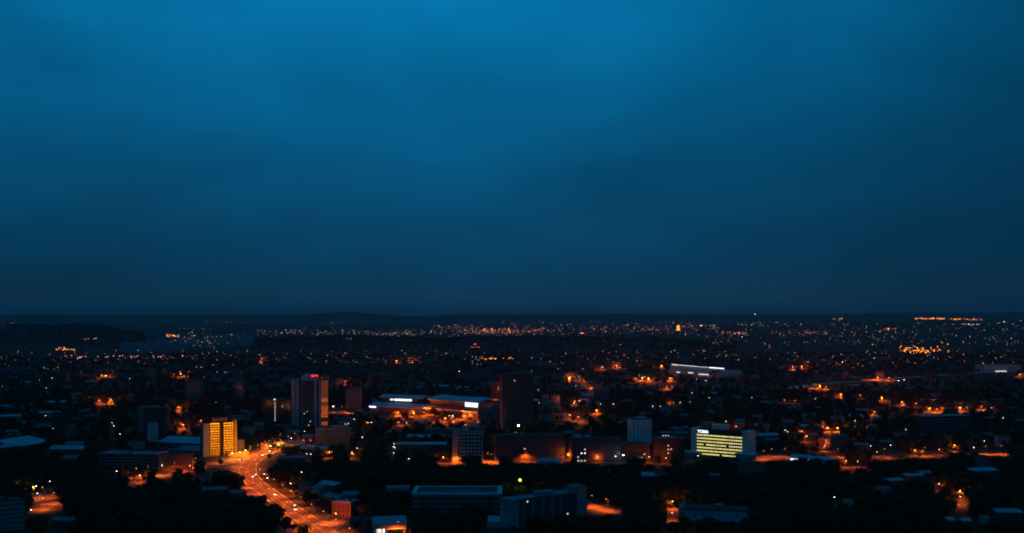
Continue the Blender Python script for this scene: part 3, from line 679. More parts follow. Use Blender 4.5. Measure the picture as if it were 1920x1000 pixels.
# ------------------------------------------------------------------ trees: prototypes
def crown_mesh(name, seed, h, rx, n, leaf):
    g = np.random.default_rng(seed)
    lobes = []
    for k in range(7):
        a = g.uniform(0, 6.283); rr = rx*g.uniform(.15, .62); lobes.append((rr*math.cos(a), rr*math.sin(a), h*g.uniform(.45, .82), rx*g.uniform(.38, .6)))
    lobes.append((0, 0, h*.78, rx*.5))
    V = []; 
    L_ = np.array(lobes); w_ = L_[:, 3]**2; idx = g.choice(len(L_), n, p=w_/w_.sum())
    dirs = g.normal(size=(n, 3)); dirs /= np.linalg.norm(dirs, axis=1)[:, None]
    rad = L_[idx, 3]*g.uniform(.55, 1.05, n)
    c = L_[idx, :3] + dirs*rad[:, None]*np.array([1, 1, .8])
    c[:, 2] = np.clip(c[:, 2], h*.22, h*1.04)
    a = np.cross(dirs + g.normal(scale=.5, size=(n, 3)), g.normal(size=(n, 3))); a /= np.linalg.norm(a, axis=1)[:, None]
    b_ = np.cross(dirs + g.normal(scale=.4, size=(n, 3)), a); b_ /= np.linalg.norm(b_, axis=1)[:, None]
    s = leaf*g.uniform(.6, 1.25, n)[:, None]
    V = np.stack([c-a*s, c-b_*s*.7, c+a*s, c+b_*s*.7 + dirs*s*.3], 1).reshape(-1, 3)
    q = np.arange(n*4).reshape(n, 4)
    return np_mesh(name, V, q, 4)
def tube(bm, pts, rads, seg=6):
    rings = []
    for i, (p, r_) in enumerate(zip(pts, rads)):
        rings.append([bm.verts.new((p[0]+r_*math.cos(6.283*k/seg), p[1]+r_*math.sin(6.283*k/seg), p[2])) for k in range(seg)])
    for a, c in zip(rings, rings[1:]):
        for k in range(seg): bm.faces.new((a[k], a[(k+1) % seg], c[(k+1) % seg], c[k]))
def trunk_mesh(name, seed, h, rx):
    g = random.Random(seed); bm = bmesh.new()
    tube(bm, [(0, 0, -.3), (.1, 0, h*.2), (.2, .1, h*.45), (.1, .2, h*.75)], [h*.03, h*.024, h*.018, h*.008])
    for k in range(4):
        a = 6.283*k/4 + g.uniform(-.4, .4); z = h*g.uniform(.3, .48); rr = rx*.55
        tube(bm, [(.1, .05, z), (rr*.5*math.cos(a), rr*.5*math.sin(a), z+h*.12), (rr*math.cos(a), rr*math.sin(a), z+h*.26)], [h*.012, h*.009, h*.004], 5)
    m = bpy.data.meshes.new(name); bm.to_mesh(m); bm.free(); return m
PROTO = []
for k, (h, rx, n) in enumerate([(11, 4.6, 620), (13, 5.4, 700), (9, 4.0, 520), (14, 4.2, 620), (10, 5.6, 640), (7, 3.0, 380)]):
    cmsh = crown_mesh('crown', 50+k, h, rx, n, .62); cmsh.materials.append(M['leaf%d' % (k % 3)])
    tmsh = trunk_mesh('trunk', 70+k, h, rx); tmsh.materials.append(M['bark'])
    PROTO.append((cmsh, tmsh, h, rx))
def tree(x, y, k, sc, rz, label, group, z=0.0):
    o = thing('tree', label, 'tree', (x, y, z), rz, group); o.scale = (sc, sc, sc)
    link('crown', PROTO[k][0], None, o); link('trunk', PROTO[k][1], None, o)
    return o
def vis_ok(x, y, hh, rr):
    """True when a plant or house of height hh does not stand in front of, or inside, something kept in view"""
    pb = pix(x, y, 0); pt = pix(x, y, hh); r_ = rr*F/y
    for (a, b_, c, e_, Yk) in KEEP:
        if y < Yk+25 and pb[0]+r_ > a and pb[0]-r_ < c and pb[1] > b_ and pt[1] < e_: return False
    return True

# ------------------------------------------------------------------ street lamps
def lamp_proto(kind, power, color, h=9.0, rad=.3, spot=False):
    o = bpy.data.objects.new('street_lamp', None); COL.objects.link(o)
    bm = bmesh.new(); tube(bm, [(0, 0, 0), (0, 0, h*.5), (0, 0, h)], [.11, .09, .06], 6)
    m = bpy.data.meshes.new('pole'); bm.to_mesh(m); bm.free(); link('pole', m, 'metal', o)
    part('arm', [(-.05, -1.6, h-.1, .05, 0, h+.02)], 'metal', o)
    hd = part('lamp_head', [(-.22, -2.4, h-.1, .22, -1.5, h+.12, .25)], 'metal', o)
    bm = bmesh.new(); bmesh.ops.create_icosphere(bm, subdivisions=1, radius=rad)
    for v in bm.verts: v.co = (v.co.x, v.co.y-1.95, v.co.z*.8+h-.22)
    m = bpy.data.meshes.new('lens'); bm.to_mesh(m); bm.free(); link('lens', m, 'lens_'+kind, hd)
    if power:
        ld = bpy.data.lights.new('lamp_light', 'SPOT' if spot else 'POINT')
        if spot: ld.spot_size = R(144); ld.spot_blend = .6
        ld.energy = power; ld.color = color; ld.shadow_soft_size = .3
        lo = bpy.data.objects.new('lamp_light', ld); COL.objects.link(lo); lo.parent = o; lo.location = (0, -1.95, h-.9)
    return o
LP = {'road': lamp_proto('road', 37000, ORANGE, 10.0, .26, True), 'orange': lamp_proto('orange', 12000, ORANGE, 7.0, .3), 'orange_weak': lamp_proto('orange', 4500, ORANGE, 6.5, .24), 'orange_mid': lamp_proto('orange', 45000, ORANGE, 6.0, .34), 'orange_strong': lamp_proto('orange', 100000, ORANGE, 7, .5),
      'amber': lamp_proto('yellow', 16000, AMBER, 8, .32), 'white': lamp_proto('white', 120, WHITE, 7, .32), 'cool': lamp_proto('cool', 400, COOL, 9, .5), 'flood': lamp_proto('yellow', 4000, YELLOW, 16.5, 1.25), 'flood_yellow': lamp_proto('sulphur', 5000, (1, .7, .05), 19, 1.1)}
FIRST = {k: True for k in LP}
WORD = {'road': 'orange street lamp', 'orange_mid': 'bright orange street lamp', 'orange': 'orange street lamp', 'orange_weak': 'dim orange street lamp', 'orange_strong': 'strong orange street lamp', 'amber': 'amber yard lamp', 'white': 'small white lamp', 'cool': 'cool white lamp', 'flood': 'dazzling floodlight on a tall pole', 'flood_yellow': 'yellow floodlight on a tall pole'}
ZONE = [(700, 'very distant'), (760, 'distant'), (830, 'middle-distance'), (900, 'nearer'), (2000, 'foreground')]
def near_land(px, py):
    d = sorted(((((px-a)/1.0)**2 + ((py-b_)*2.2)**2)**.5, p, a) for a, b_, p in LAND)
    dist, p, a = d[0]
    if dist < 45: return 'beside the ' + p
    side_ = 'left' if px < a else 'right'
    return '%s of the %s' % (side_, p)
def zone(py):
    for y_, p in ZONE:
        if py < y_: return p
def place(kind, px, py, rz=None, label=None, z=0.0):
    """a street lamp whose foot stands at a photo pixel"""
    x, y = G(px, py)
    o = LP[kind] if FIRST[kind] else copy_tree(LP[kind]); FIRST[kind] = False
    o.location = (x, y, z); o.rotation_euler = (0, 0, rnd.uniform(0, 6.28) if rz is None else rz)
    lb = label or '%s %s, %s' % (zone(py), WORD[kind], near_land(px, py))
    tag(o, lb, 'street lamp', lb)
    return o
def along(P, step, off, kind, label, start=0, jit=2.0, end=1.0):
    P = [Vector(p) for p in P]; acc = start; tot = sum((P[i+1]-P[i]).length for i in range(len(P)-1)); run = 0
    for i in range(len(P)-1):
        d = P[i+1]-P[i]; l = d.length
        while acc < run + l:
            if acc > tot*end: return
            p = P[i] + d*((acc-run)/l); n = Vector((-d.y, d.x)).normalized(); q = p + n*off
            o = LP[kind] if FIRST[kind] else copy_tree(LP[kind]); FIRST[kind] = False
            o.location = (q.x, q.y, 0); o.rotation_euler = (0, 0, math.atan2(n.y, n.x) + (-math.pi/2 if off < 0 else math.pi/2) + math.pi)
            tag(o, label, 'street lamp', label)
            acc += step + rnd.uniform(-jit, jit)
        run += l
along(main, 36, 9.6, 'road', 'orange street lamp on the outer kerb of the winding main road', 6)
along(main, 36, -9.6, 'road', 'orange street lamp on the inner kerb of the winding main road', 22)
along(side, 34, 8.2, 'road', 'orange street lamp along the branch road below the amber tower', 10)
along(ramp_, 60, -10.5, 'road', 'orange street lamp along the road in front of the convention halls', 10)
along(dist_rd, 70, 12, 'road', 'orange lamp along the far diagonal street', 30)

# glowing spots: (px, py of the foot, kind, width px, trees behind)
SPOTS = [
 (199, 710, 'orange_strong', 36, 6), (190, 709, 'amber', 10, 2), (338, 706, 'orange_strong', 12, 4), (188, 757, 'orange', 10, 3), (208, 757, 'orange', 10, 2), (334, 770, 'orange', 8, 2), (342, 804, 'orange', 12, 2), (376, 797, 'orange_weak', 8, 3),
 (630, 773, 'orange', 14, 0), (642, 774, 'orange', 18, 0), (654, 775, 'orange', 18, 0), (488, 680, 'orange_strong', 8, 2), (745, 680, 'orange_strong', 6, 2), (773, 680, 'orange_strong', 6, 2), (647, 720, 'orange', 6, 1),
 (745, 780, 'orange', 10, 3), (776, 781, 'orange', 16, 2), (797, 781, 'orange', 16, 2), (833, 792, 'orange', 12, 2), (851, 790, 'orange', 12, 4), (870, 787, 'orange', 12, 4), (912, 781, 'orange', 12, 1), (930, 775, 'orange_strong', 12, 0),
 (750, 800, 'orange_weak', 12, 3), (690, 801, 'orange_weak', 6, 2),
 (1068, 713, 'orange_strong', 5, 2), (1128, 693, 'orange_strong', 10, 4), (1158, 690, 'orange_strong', 4, 1), (1120, 776, 'orange', 16, 4), (1070, 785, 'orange', 14, 1), (1084, 790, 'orange', 14, 1),
 (1203, 714, 'orange_strong', 16, 4), (1216, 715, 'orange_strong', 16, 4), (1210, 712, 'amber', 8, 2), (1256, 714, 'orange_strong', 8, 3), (1250, 730, 'orange', 14, 4), (1240, 690, 'orange_strong', 5, 1), (1080, 759, 'orange', 6, 2), (1251, 760, 'orange', 5, 1),
 (1527, 727, 'amber', 8, 2), (1537, 729, 'orange_strong', 16, 2), (1548, 730, 'orange', 10, 1), (1575, 745, 'orange', 16, 5), (1615, 748, 'orange_weak', 10, 3), (1655, 752, 'orange', 15, 5), (1692, 760, 'orange', 16, 5), (1720, 764, 'orange_weak', 8, 2), (1742, 772, 'orange', 14, 2), (1758, 774, 'orange', 12, 2), (1750, 755, 'orange_weak', 10, 3),
 (1798, 771, 'orange', 8, 3), (1812, 771, 'orange_weak', 10, 0), (1840, 769, 'orange', 12, 3), (1640, 779, 'orange', 12, 4), (1472, 756, 'orange_weak', 10, 1), (1493, 757, 'orange_weak', 14, 0), (1645, 713, 'orange_strong', 16, 0), (1666, 713, 'orange_strong', 16, 0), (1897, 707, 'orange', 14, 3), (1914, 706, 'orange', 8, 2),
 (1488, 693, 'orange_strong', 8, 2), (1503, 691, 'orange_strong', 6, 1), (1578, 683, 'orange_strong', 8, 3),
 (258, 905, 'orange', 30, 1), (252, 897, 'orange', 8, 0), (308, 893, 'orange', 20, 0), (356, 884, 'orange_weak', 8, 0), (84, 935, 'orange', 30, 0), (98, 945, 'orange', 20, 0), (76, 956, 'orange', 12, 0),
 (448, 861, 'amber', 6, 0), (434, 863, 'amber', 6, 0), (462, 857, 'amber', 6, 0), (508, 848, 'amber', 20, 2), (520, 844, 'amber', 10, 3), (498, 846, 'orange', 10, 1), (568, 835, 'orange_weak', 6, 0), (585, 835, 'orange_weak', 6, 0), (615, 859, 'orange', 12, 5), (661, 860, 'orange', 10, 5), (670, 850, 'orange_weak', 6, 2), (735, 860, 'orange_weak', 8, 3),
 (832, 869, 'orange', 16, 2), (853, 869, 'orange', 12, 0), (912, 866, 'orange', 10, 0), (922, 869, 'orange', 12, 0), (985, 866, 'orange', 20, 0), (1012, 862, 'orange', 12, 1), (1062, 864, 'orange', 8, 2),
 (1096, 867, 'orange', 20, 0), (1122, 867, 'orange_weak', 20, 0), (1145, 866, 'orange', 20, 2), (1218, 867, 'orange_weak', 14, 3), (1228, 862, 'orange_weak', 6, 1), (1246, 870, 'orange_weak', 16, 4), (1270, 825, 'orange', 16, 6), (1369, 806, 'orange', 8, 5), (1378, 808, 'orange_weak', 6, 2),
 (1434, 862, 'orange', 12, 0), (1450, 858, 'orange', 20, 0), (1474, 858, 'orange', 20, 0), (1503, 818, 'orange', 8, 4), (1510, 828, 'orange', 12, 4), (1554, 810, 'orange', 12, 5), (1568, 810, 'orange', 12, 4), (1545, 846, 'orange', 16, 2), (1568, 859, 'orange', 24, 0), (1585, 876, 'orange', 12, 4), (1612, 877, 'orange_weak', 24, 0),
 (1646, 858, 'orange_weak', 16, 0), (1660, 859, 'orange', 20, 0), (1718, 855, 'orange', 10, 4), (1735, 856, 'orange', 24, 0), (1758, 853, 'orange_weak', 20, 1), (1791, 846, 'orange', 12, 5), (1850, 853, 'orange', 24, 0), (1878, 853, 'orange', 20, 0),
 (1783, 934, 'orange', 14, 6), (1796, 935, 'orange', 14, 5), (1806, 948, 'orange', 16, 0), (1757, 920, 'orange_weak', 6, 2),
 (1112, 952, 'orange', 20, 0), (1140, 958, 'orange', 20, 0), (1260, 955, 'orange', 14, 2), (1262, 976, 'orange_weak', 14, 0), (742, 1004, 'orange', 14, 0),
 (632, 980, 'orange', 12, 1), (565, 925, 'orange', 10, 4), (548, 920, 'orange', 10, 3)]
LIT_MASS = []
for (px, py, kind, wpx, nt_) in SPOTS:
    sc = depth(py)/F
    keep(px-wpx/2, py-8, px+wpx/2, py+1, depth(py)-4)
    if wpx >= 10 and py > 720:        # paved yard under the lamp, ragged outline
        x, y = G(px, py); r1 = wpx*.6*sc; r2 = min(max(10, r1), 26)
        pts = [(x+r1*rnd.uniform(.75, 1.2)*math.cos(a), y+r2*rnd.uniform(.75, 1.2)*math.sin(a), .02) for a in [6.283*k/9 for k in range(9)]]
        m = bpy.data.meshes.new('pavement'); m.from_pydata(pts, [], [tuple(range(9))]); m.update()
        struct(link('pavement', m, 'asphalt'))
    place('road' if nt_ == 0 and kind == 'orange' else ('orange_mid' if kind == 'orange' and py < 815 and not 600 < px < 640 else kind), px, py)
    x, y = G(px, py)
    for k in range(nt_):
        a = rnd.uniform(.1, 3.04) if k % 3 else rnd.choice((0, math.pi)) + rnd.uniform(-.3, .3)
        rr = rnd.uniform(4.5, 5.5 + wpx*.3*sc)
        tk = rnd.choice((2, 5, 5, 4)); s_ = rnd.uniform(.65, 1.0)
        if py < 765: LIT_MASS.append((x+rr*math.cos(a), y+max(rr*math.sin(a), -2.5), 0.0, tk, s_)); continue
        lb = '%s tree lit orange by a lamp, %s' % (zone(py), near_land(px, py))
        tree(x+rr*math.cos(a), y+max(rr*math.sin(a), -2.5), tk, s_, rnd.uniform(0, 6.28), lb, lb)
place('flood', 970, 822, label='dazzling white floodlight on a tall pole before the dark brown tower')
place('flood_yellow', 978, 941, label='dazzling yellow floodlight on a tall pole above the dark park')
place('cool', 941, 937, label='cool white lamp at the end of the white-parapet block'); place('cool', 936, 939, label='cool white lamp at the end of the white-parapet block')
for px, py in ((627, 772), (1686, 721), (1694, 719), (1858, 933), (1166, 868), (1172, 869), (1772, 834), (1768, 832), (862, 703), (941, 830), (928, 832)): place('cool', px, py)
for px, py in ((44, 930), (49, 933), (57, 930)): place('amber', px, py)
# small white lamps scattered through the town
WL = [(570, 818), (543, 832), (645, 805), (656, 803), (682, 830), (697, 801), (662, 795), (735, 848), (738, 851), (736, 843), (492, 902), (505, 910), (566, 898), (575, 863), (581, 863), (215, 897), (300, 885), (212, 808), (212, 801), (228, 824), (90, 917), (70, 925), (66, 940), (55, 972), (33, 990), (100, 714), (76, 718), (5, 730), (245, 716), (1222, 770), (1010, 738), (1152, 765), (1128, 765),
      (1298, 743), (1330, 752), (1294, 761), (1275, 762), (1262, 762), (1410, 752), (1470, 816), (1478, 820), (1635, 847), (1672, 846), (1828, 850), (1860, 772), (1878, 792), (1606, 798), (1700, 815), (1845, 838), (1404, 850), (1310, 866), (1206, 848), (975, 745), (1012, 762), (895, 800), (870, 806), (760, 802), (765, 872), (1318, 965), (1352, 974), (1362, 975), (1080, 937), (1070, 936), (994, 942), (1057, 968), (1077, 969), (1801, 947), (1562, 948)]
for px, py in WL: place('white', px, py); keep(px-3, py-12, px+3, py-5, depth(py))
for _ in range(60):
    place('white', rnd.uniform(10, 1910), 690 + 130*rnd.random()**1.5)

# ------------------------------------------------------------------ cars
def car_proto(paint):
    o = bpy.data.objects.new('car', None); COL.objects.link(o)
    part('body', [(-.9, -2.1, .35, .9, 2.1, .95, .03)], paint, o)
    part('cabin', [(-.8, -1.2, .95, .8, 1.0, 1.5, .2)], 'glass', o); part('roof', [(-.62, -.85, 1.5, .62, .7, 1.56)], paint, o)
    bm = bmesh.new(); bmesh.ops.create_cone(bm, cap_ends=True, segments=12, radius1=.33, radius2=.33, depth=.22)
    for v in bm.verts: v.co = (v.co.z, v.co.y, v.co.x)
    m = bpy.data.meshes.new('wheel'); bm.to_mesh(m); bm.free()
    for x in (-.8, .8):
        for y in (-1.3, 1.3): link('wheel', m, 'rubber', o, (x, y, .33))
    for x in (-.6, .6):
        part('headlight', [(x-.2, -2.2, .6, x+.2, -2.05, .82)], 'headlight', o); part('taillight', [(x-.2, 2.05, .65, x+.2, 2.2, .85)], 'taillight', o)
    return o
CP = {k: car_proto('car_'+k) for k in ('white', 'dark', 'red')}
CF = {k: True for k in CP}
def car(k, P, frac, off, away, label):
    P = [Vector(p) for p in P]; tot = sum((P[i+1]-P[i]).length for i in range(len(P)-1)); t_ = frac*tot
    for i in range(len(P)-1):
        d = P[i+1]-P[i]
        if t_ <= d.length: break
        t_ -= d.length
    d.normalize(); n = Vector((-d.y, d.x)); p = P[i] + d*t_ + n*off
    o = CP[k] if CF[k] else copy_tree(CP[k]); CF[k] = False
    o.location = (p.x, p.y, .08); o.rotation_euler = (0, 0, math.atan2(d.y, d.x) + (math.pi/2 if away else -math.pi/2))
    tag(o, label, 'car', 'cars on the roads')
for k, P, fr, of, aw, lb in [
    ('white', main, .24, -2.2, False, 'white car on the main road, lowest of those with bright headlamps'), ('dark', main, .27, -6.2, False, 'dark car just behind the lowest white car on the main road'),
    ('white', main, .36, -2.2, False, 'white car alone on the middle stretch of the main road'), ('red', main, .47, 2.2, True, 'red car driving away near the main road bend'),
    ('white', main, .53, -2.2, False, 'first white car of the pair at the main road bend'), ('dark', main, .55, -6.2, False, 'dark car of the pair at the main road bend'),
    ('red', main, .62, 2.2, True, 'red car braking above the main road bend'), ('white', main, .78, -2.2, False, 'white car coming round below the amber tower'), ('white', main, .83, -2.2, False, 'white car nearest the blazing kiosk'),
    ('dark', side, .7, -2.0, False, 'dark car on the branch road below the amber tower'), ('white', side, .35, 2.0, True, 'white car half way down the branch road'),
    ('white', ramp_, .75, -3, False, 'white car on the ramp beside the hall with the screen'), ('dark', ramp_, .82, 3, True, 'dark car high on the ramp beside the hall')]:
    car(k, P, fr, of, aw, lb)

for k in range(12):
    a = 1556 + 26*k; b_ = 718.5 - (a-1560)*.0705
    keep(a, b_-1.5, a+27, b_+1.5, depth(b_+1.5))
# ------------------------------------------------------------------ ordinary houses
def near_road(x, y, r_=13):
    q = Vector((x, y))
    for P in (main, side, aven, ramp_, hill_rd):
        for p in P:
            if abs(p.x-x) < r_+12 and abs(p.y-y) < r_+25 and (Vector(p)-q).length < r_+10: return True
    return False
OCC = [(o.location.x, o.location.y) for o in COL.objects if o.parent is None and o.type == 'EMPTY' and o.get('category') not in ('tree', 'street lamp', 'car')]
def hproto(k):
    w, d, h, rise, wl, rf = [(11, 9, 4.5, 2.4, 'pale', 'tileroof'), (14, 10, 6.5, 2.6, 'concrete', 'paleroof'), (18, 11, 5, 2.2, 'grey', 'paleroof'), (22, 14, 9, .0, 'concrete', 'paleroof'), (16, 14, 12.5, .0, 'pale', 'darkroof'), (30, 16, 7, 2.5, 'grey', 'blueroof')][k]
    o = bpy.data.objects.new('house', None); COL.objects.link(o)
    part('wall', [(-w/2, -d/2, -.2, w/2, d/2, h)], wl, o)
    if rise:
        e_ = .5
        v = [(-w/2-e_, -d/2-e_, h-.1), (w/2+e_, -d/2-e_, h-.1), (w/2+e_, d/2+e_, h-.1), (-w/2-e_, d/2+e_, h-.1), (-w/2-e_, 0, h+rise), (w/2+e_, 0, h+rise)]
        m = bpy.data.meshes.new('roof'); m.from_pydata(v, [], [(0, 1, 5, 4), (2, 3, 4, 5), (0, 4, 3), (1, 2, 5), (0, 3, 2, 1)]); m.update(); link('roof', m, rf, o)
    else:
        rm = boxes_mesh('roof', [(a-w/2, b_-d/2, c, a2-w/2, b2-d/2, c2) for a, b_, c, a2, b2, c2 in flatroof(w, d, h)]); link('roof', rm, rf, o)
    part('water_tank', [(w*.18, d*.05, h+rise*.5, w*.18+1.6, d*.05+1.6, h+max(rise*.5, .3)+1.7)], 'grey', o)
    rows = max(1, int(h/3))
    windows(o, -w/2+.6, w/2-.6, 1.1, 3.0, 4, rows, 1.3, 1.3, -d/2, 0, ('pane_warm',))
    return o, max(w, d)/2, h+rise
HK = [hproto(k) for k in range(6)]; HF = [True]*6
HW = ['small tile-roofed house', 'two-storey house with pale roof', 'long low house with pale roof', 'flat-roofed block', 'four-storey flat-roofed block', 'blue-roofed shed']
nh = 0; tries = 0; HPOS = []
while nh < 290 and tries < 9000:
    tries += 1
    py = 712 + 140*rnd.random(); px = rnd.uniform(-10, 1930); x, y = G(px, py)
    k = rnd.choices(range(6), (3, 4, 3, 2.5, 2, 1.5))[0]
    o, r_, hh = HK[k]
    if near_road(x, y) or not vis_ok(x, y, hh, r_): continue
    if any(abs(a-x) < 26 and abs(b_-y) < 26 for a, b_ in OCC): continue
    OCC.append((x, y)); HPOS.append((x, y))
    o2 = o if HF[k] else copy_tree(o); HF[k] = False
    o2.location = (x, y, 0); o2.rotation_euler = (0, 0, rnd.choice((0, math.pi/2))*0 + rnd.gauss(.1, .35))
    lb = '%s %s, %s' % (zone(py), HW[k], near_land(px, py)); tag(o2, lb, 'house', lb); nh += 1

# far roofs beyond those: one mass
def house_mass(name, n, sampler, material, label):
    Vs, Fs = [], []
    base = np.array([(-1, -1, 0), (1, -1, 0), (1, 1, 0), (-1, 1, 0), (-1, -1, 1), (1, -1, 1), (1, 1, 1), (-1, 1, 1), (-1, 0, 1.45), (1, 0, 1.45)], float)
    fq = np.array([(0, 1, 5, 4), (1, 2, 6, 5), (2, 3, 7, 6), (3, 0, 4, 7), (4, 5, 9, 8), (6, 7, 8, 9), (4, 8, 7, 7), (5, 6, 9, 9)])
    tri = np.array([(0, 1, 5), (0, 5, 4), (1, 2, 6), (1, 6, 5), (2, 3, 7), (2, 7, 6), (3, 0, 4), (3, 4, 7), (4, 5, 9), (4, 9, 8), (6, 7, 8), (6, 8, 9), (4, 8, 7), (5, 6, 9)])
    for i in range(n):
        q = sampler()
        if q is None: continue
        x, y, z, w, d, h, a = q
        c, s_ = math.cos(a), math.sin(a); p = base*np.array([w/2, d/2, h]); 
        Vs.append(np.stack([x+p[:, 0]*c-p[:, 1]*s_, y+p[:, 0]*s_+p[:, 1]*c, z-1+p[:, 2]], 1)); Fs.append(tri + 10*(len(Vs)-1))
    stuff(link(name, np_mesh(name, np.concatenate(Vs), np.concatenate(Fs), 3), material), label, 'roofs')
def s_mid():
    py = 668 + 50*rnd.random()**1.4; px = rnd.uniform(-20, 1940); x, y, z = GT(px, py)
    if not vis_ok(x, y, 8, 12) : return None
    sc = rnd.choice((1, 1, 1, 1.6, 2.4))
    return x, y, z, rnd.uniform(12, 24)*sc, rnd.uniform(10, 15), rnd.choice((4, 5, 6, 8, 14)), rnd.gauss(.1, .4)
house_mass('distant_roofs', 1200, s_mid, 'farroof', 'pale roofs of the town stretching to the wooded ridge')
def s_far():
    u = rnd.random()
    if u < .12: px, py = rnd.uniform(0, 300), rnd.uniform(664, 674)
    elif u < .7: px, py = rnd.uniform(480, 1150), rnd.uniform(612, 636)
    else: px, py = rnd.uniform(950, 1930), rnd.uniform(606, 650)
    x, y, z = GT(px, py); k = y/5000
    return x, y, z, rnd.uniform(12, 30)*max(1, k), rnd.uniform(10, 16)*max(1, k), rnd.choice((5, 6, 9, 12)), rnd.gauss(0, .5)
house_mass('horizon_roofs', 2600, s_far, 'farroof', 'faint suburbs on the plain beyond the wooded ridge')

def s_valley():
    px = rnd.uniform(230, 475); c = 633 + (475-px)*.085; py = rnd.gauss(c+5, 5)
    if py < 629: return None
    x, y, z = GT(px, py)
    return x, y, z, rnd.uniform(18, 40), rnd.uniform(12, 22), rnd.choice((6, 9, 12, 18)), rnd.gauss(0, .5)
house_mass('valley_roofs', 700, s_valley, 'mauve', 'built-up strip between hill and wooded ridge, its lamplight painted as paler roofs')  # town lamplight on this strip is put into the paler roof colour
# ------------------------------------------------------------------ distant lamps: one mass per colour
def lamp_mass(name, P, colour, es, label):
    oct_ = np.array([(1, 0, 0), (-1, 0, 0), (0, 1, 0), (0, -1, 0), (0, 0, 1), (0, 0, -1)], float)
    ft = np.array([(0, 2, 4), (2, 1, 4), (1, 3, 4), (3, 0, 4), (2, 0, 5), (1, 2, 5), (3, 1, 5), (0, 3, 5)])
    P = np.array(P); n = len(P)
    Vv = (P[:, None, :3] + oct_[None]*P[:, None, 3:4]).reshape(-1, 3); Ff = (ft[None] + 6*np.arange(n)[:, None, None]).reshape(-1, 3)
    mt = mat(name, (.1, .1, .1), .5, 0, emit=colour, es=es, sampling='NONE'); tr = mt.node_tree
    ge = tr.nodes.new('ShaderNodeNewGeometry'); pw = tr.nodes.new('ShaderNodeMath'); pw.operation = 'POWER'; pw.inputs[1].default_value = 1.9
    mm = tr.nodes.new('ShaderNodeMath'); mm.operation = 'MULTIPLY_ADD'; mm.inputs[1].default_value = es*1.9; mm.inputs[2].default_value = es*.12
    tr.links.new(ge.outputs['Random Per Island'], pw.inputs[0]); tr.links.new(pw.outputs[0], mm.inputs[0]); tr.links.new(mm.outputs[0], tr.nodes['Principled BSDF'].inputs['Emission Strength'])
    stuff(link(name, np_mesh(name, Vv, Ff, 3), mt), label, 'lights')
def dark_wood(px, py): return (420 < px < 1320 and 636.5 < py < 663) or (px < 300 and 610 < py < 655 and not 155 < px < 190)
def dots(n, fx, fy, lo, hi):
    o = []
    for _ in range(n):
        px_, py_ = fx(), fy()
        if dark_wood(px_, py_) and rnd.random() < .93: continue
        x, y, z = GT(px_, py_); k = y/F
        r_ = k*rnd.uniform(lo, hi)*(1 if rnd.random() > .1 else 1.5)
        o.append((x, y-20, z + max(16 if y < 4600 else 20, r_*1.3), r_))
    return o
U = rnd.uniform; Gs = rnd.gauss
lo, hi = .2, .38
white = dots(280, lambda: U(0, 1920), lambda: 664 + 26*rnd.random()**1.2, lo, hi) + dots(190, lambda: Gs(385, 45), lambda: Gs(644, 7), lo, hi) + dots(300, lambda: U(480, 960), lambda: Gs(628, 4), lo, hi*.8) \
    + dots(560, lambda: U(960, 1920), lambda: U(608, 655), lo, hi*.85) + dots(26, lambda: U(960, 1920), lambda: U(601, 609), lo, hi) + dots(14, lambda: U(1295, 1345), lambda: Gs(614, .5), .4, .6) + dots(6, lambda: U(1380, 1402), lambda: Gs(612, .5), .4, .6) \
    + dots(14, lambda: U(1802, 1836), lambda: Gs(612, .4), .4, .65) + dots(10, lambda: U(640, 664), lambda: Gs(643, .6), .3, .5) + dots(9, lambda: U(160, 184), lambda: Gs(643, .8), .3, .5) + dots(4, lambda: U(1878, 1884), lambda: Gs(607, .6), .5, .8) + dots(40, lambda: U(700, 800), lambda: Gs(631, 3), lo, hi) + dots(8, lambda: U(0, 30), lambda: U(616, 619), .2, .35)
pink = dots(260, lambda: Gs(950, 60), lambda: Gs(625, 4), lo, hi) + dots(60, lambda: U(1350, 1400), lambda: Gs(629, 2), lo, hi) + dots(70, lambda: U(1440, 1560), lambda: Gs(629, 3), lo, hi) + dots(60, lambda: U(810, 900), lambda: Gs(617, 2.5), .2, .4) + dots(160, lambda: U(1000, 1350), lambda: Gs(620, 5), .2, .4) + dots(60, lambda: U(100, 380), lambda: Gs(677, 2.2), .35, .7)
orng = dots(75, lambda: U(1682, 1775), lambda: Gs(663, 2.6), .5, 1.0) + dots(30, lambda: U(1700, 1740), lambda: Gs(667, 2), .5, .8) + dots(60, lambda: U(1712, 1770), lambda: Gs(600.3, .9), .5, .85) + dots(50, lambda: U(1780, 1840), lambda: Gs(601, 1.2), .4, .6) + dots(24, lambda: U(311, 341), lambda: Gs(634, .8), .5, .8) + dots(22, lambda: U(107, 144), lambda: Gs(662, 1.2), .4, .7) \
    + dots(30, lambda: U(905, 965), lambda: Gs(624, 2), .35, .6) + dots(26, lambda: U(888, 962), lambda: Gs(681, 1.2), .5, .9) + dots(14, lambda: U(1560, 1580), lambda: Gs(600, .6), .4, .6) + dots(8, lambda: U(1084, 1102), lambda: Gs(630, .4), .5, .8) + dots(20, lambda: U(1655, 1680), lambda: Gs(621, .8), .3, .5) + dots(40, lambda: U(1400, 1900), lambda: U(672, 700), .3, .55) + dots(34, lambda: U(0, 480), lambda: U(678, 720), .3, .5)
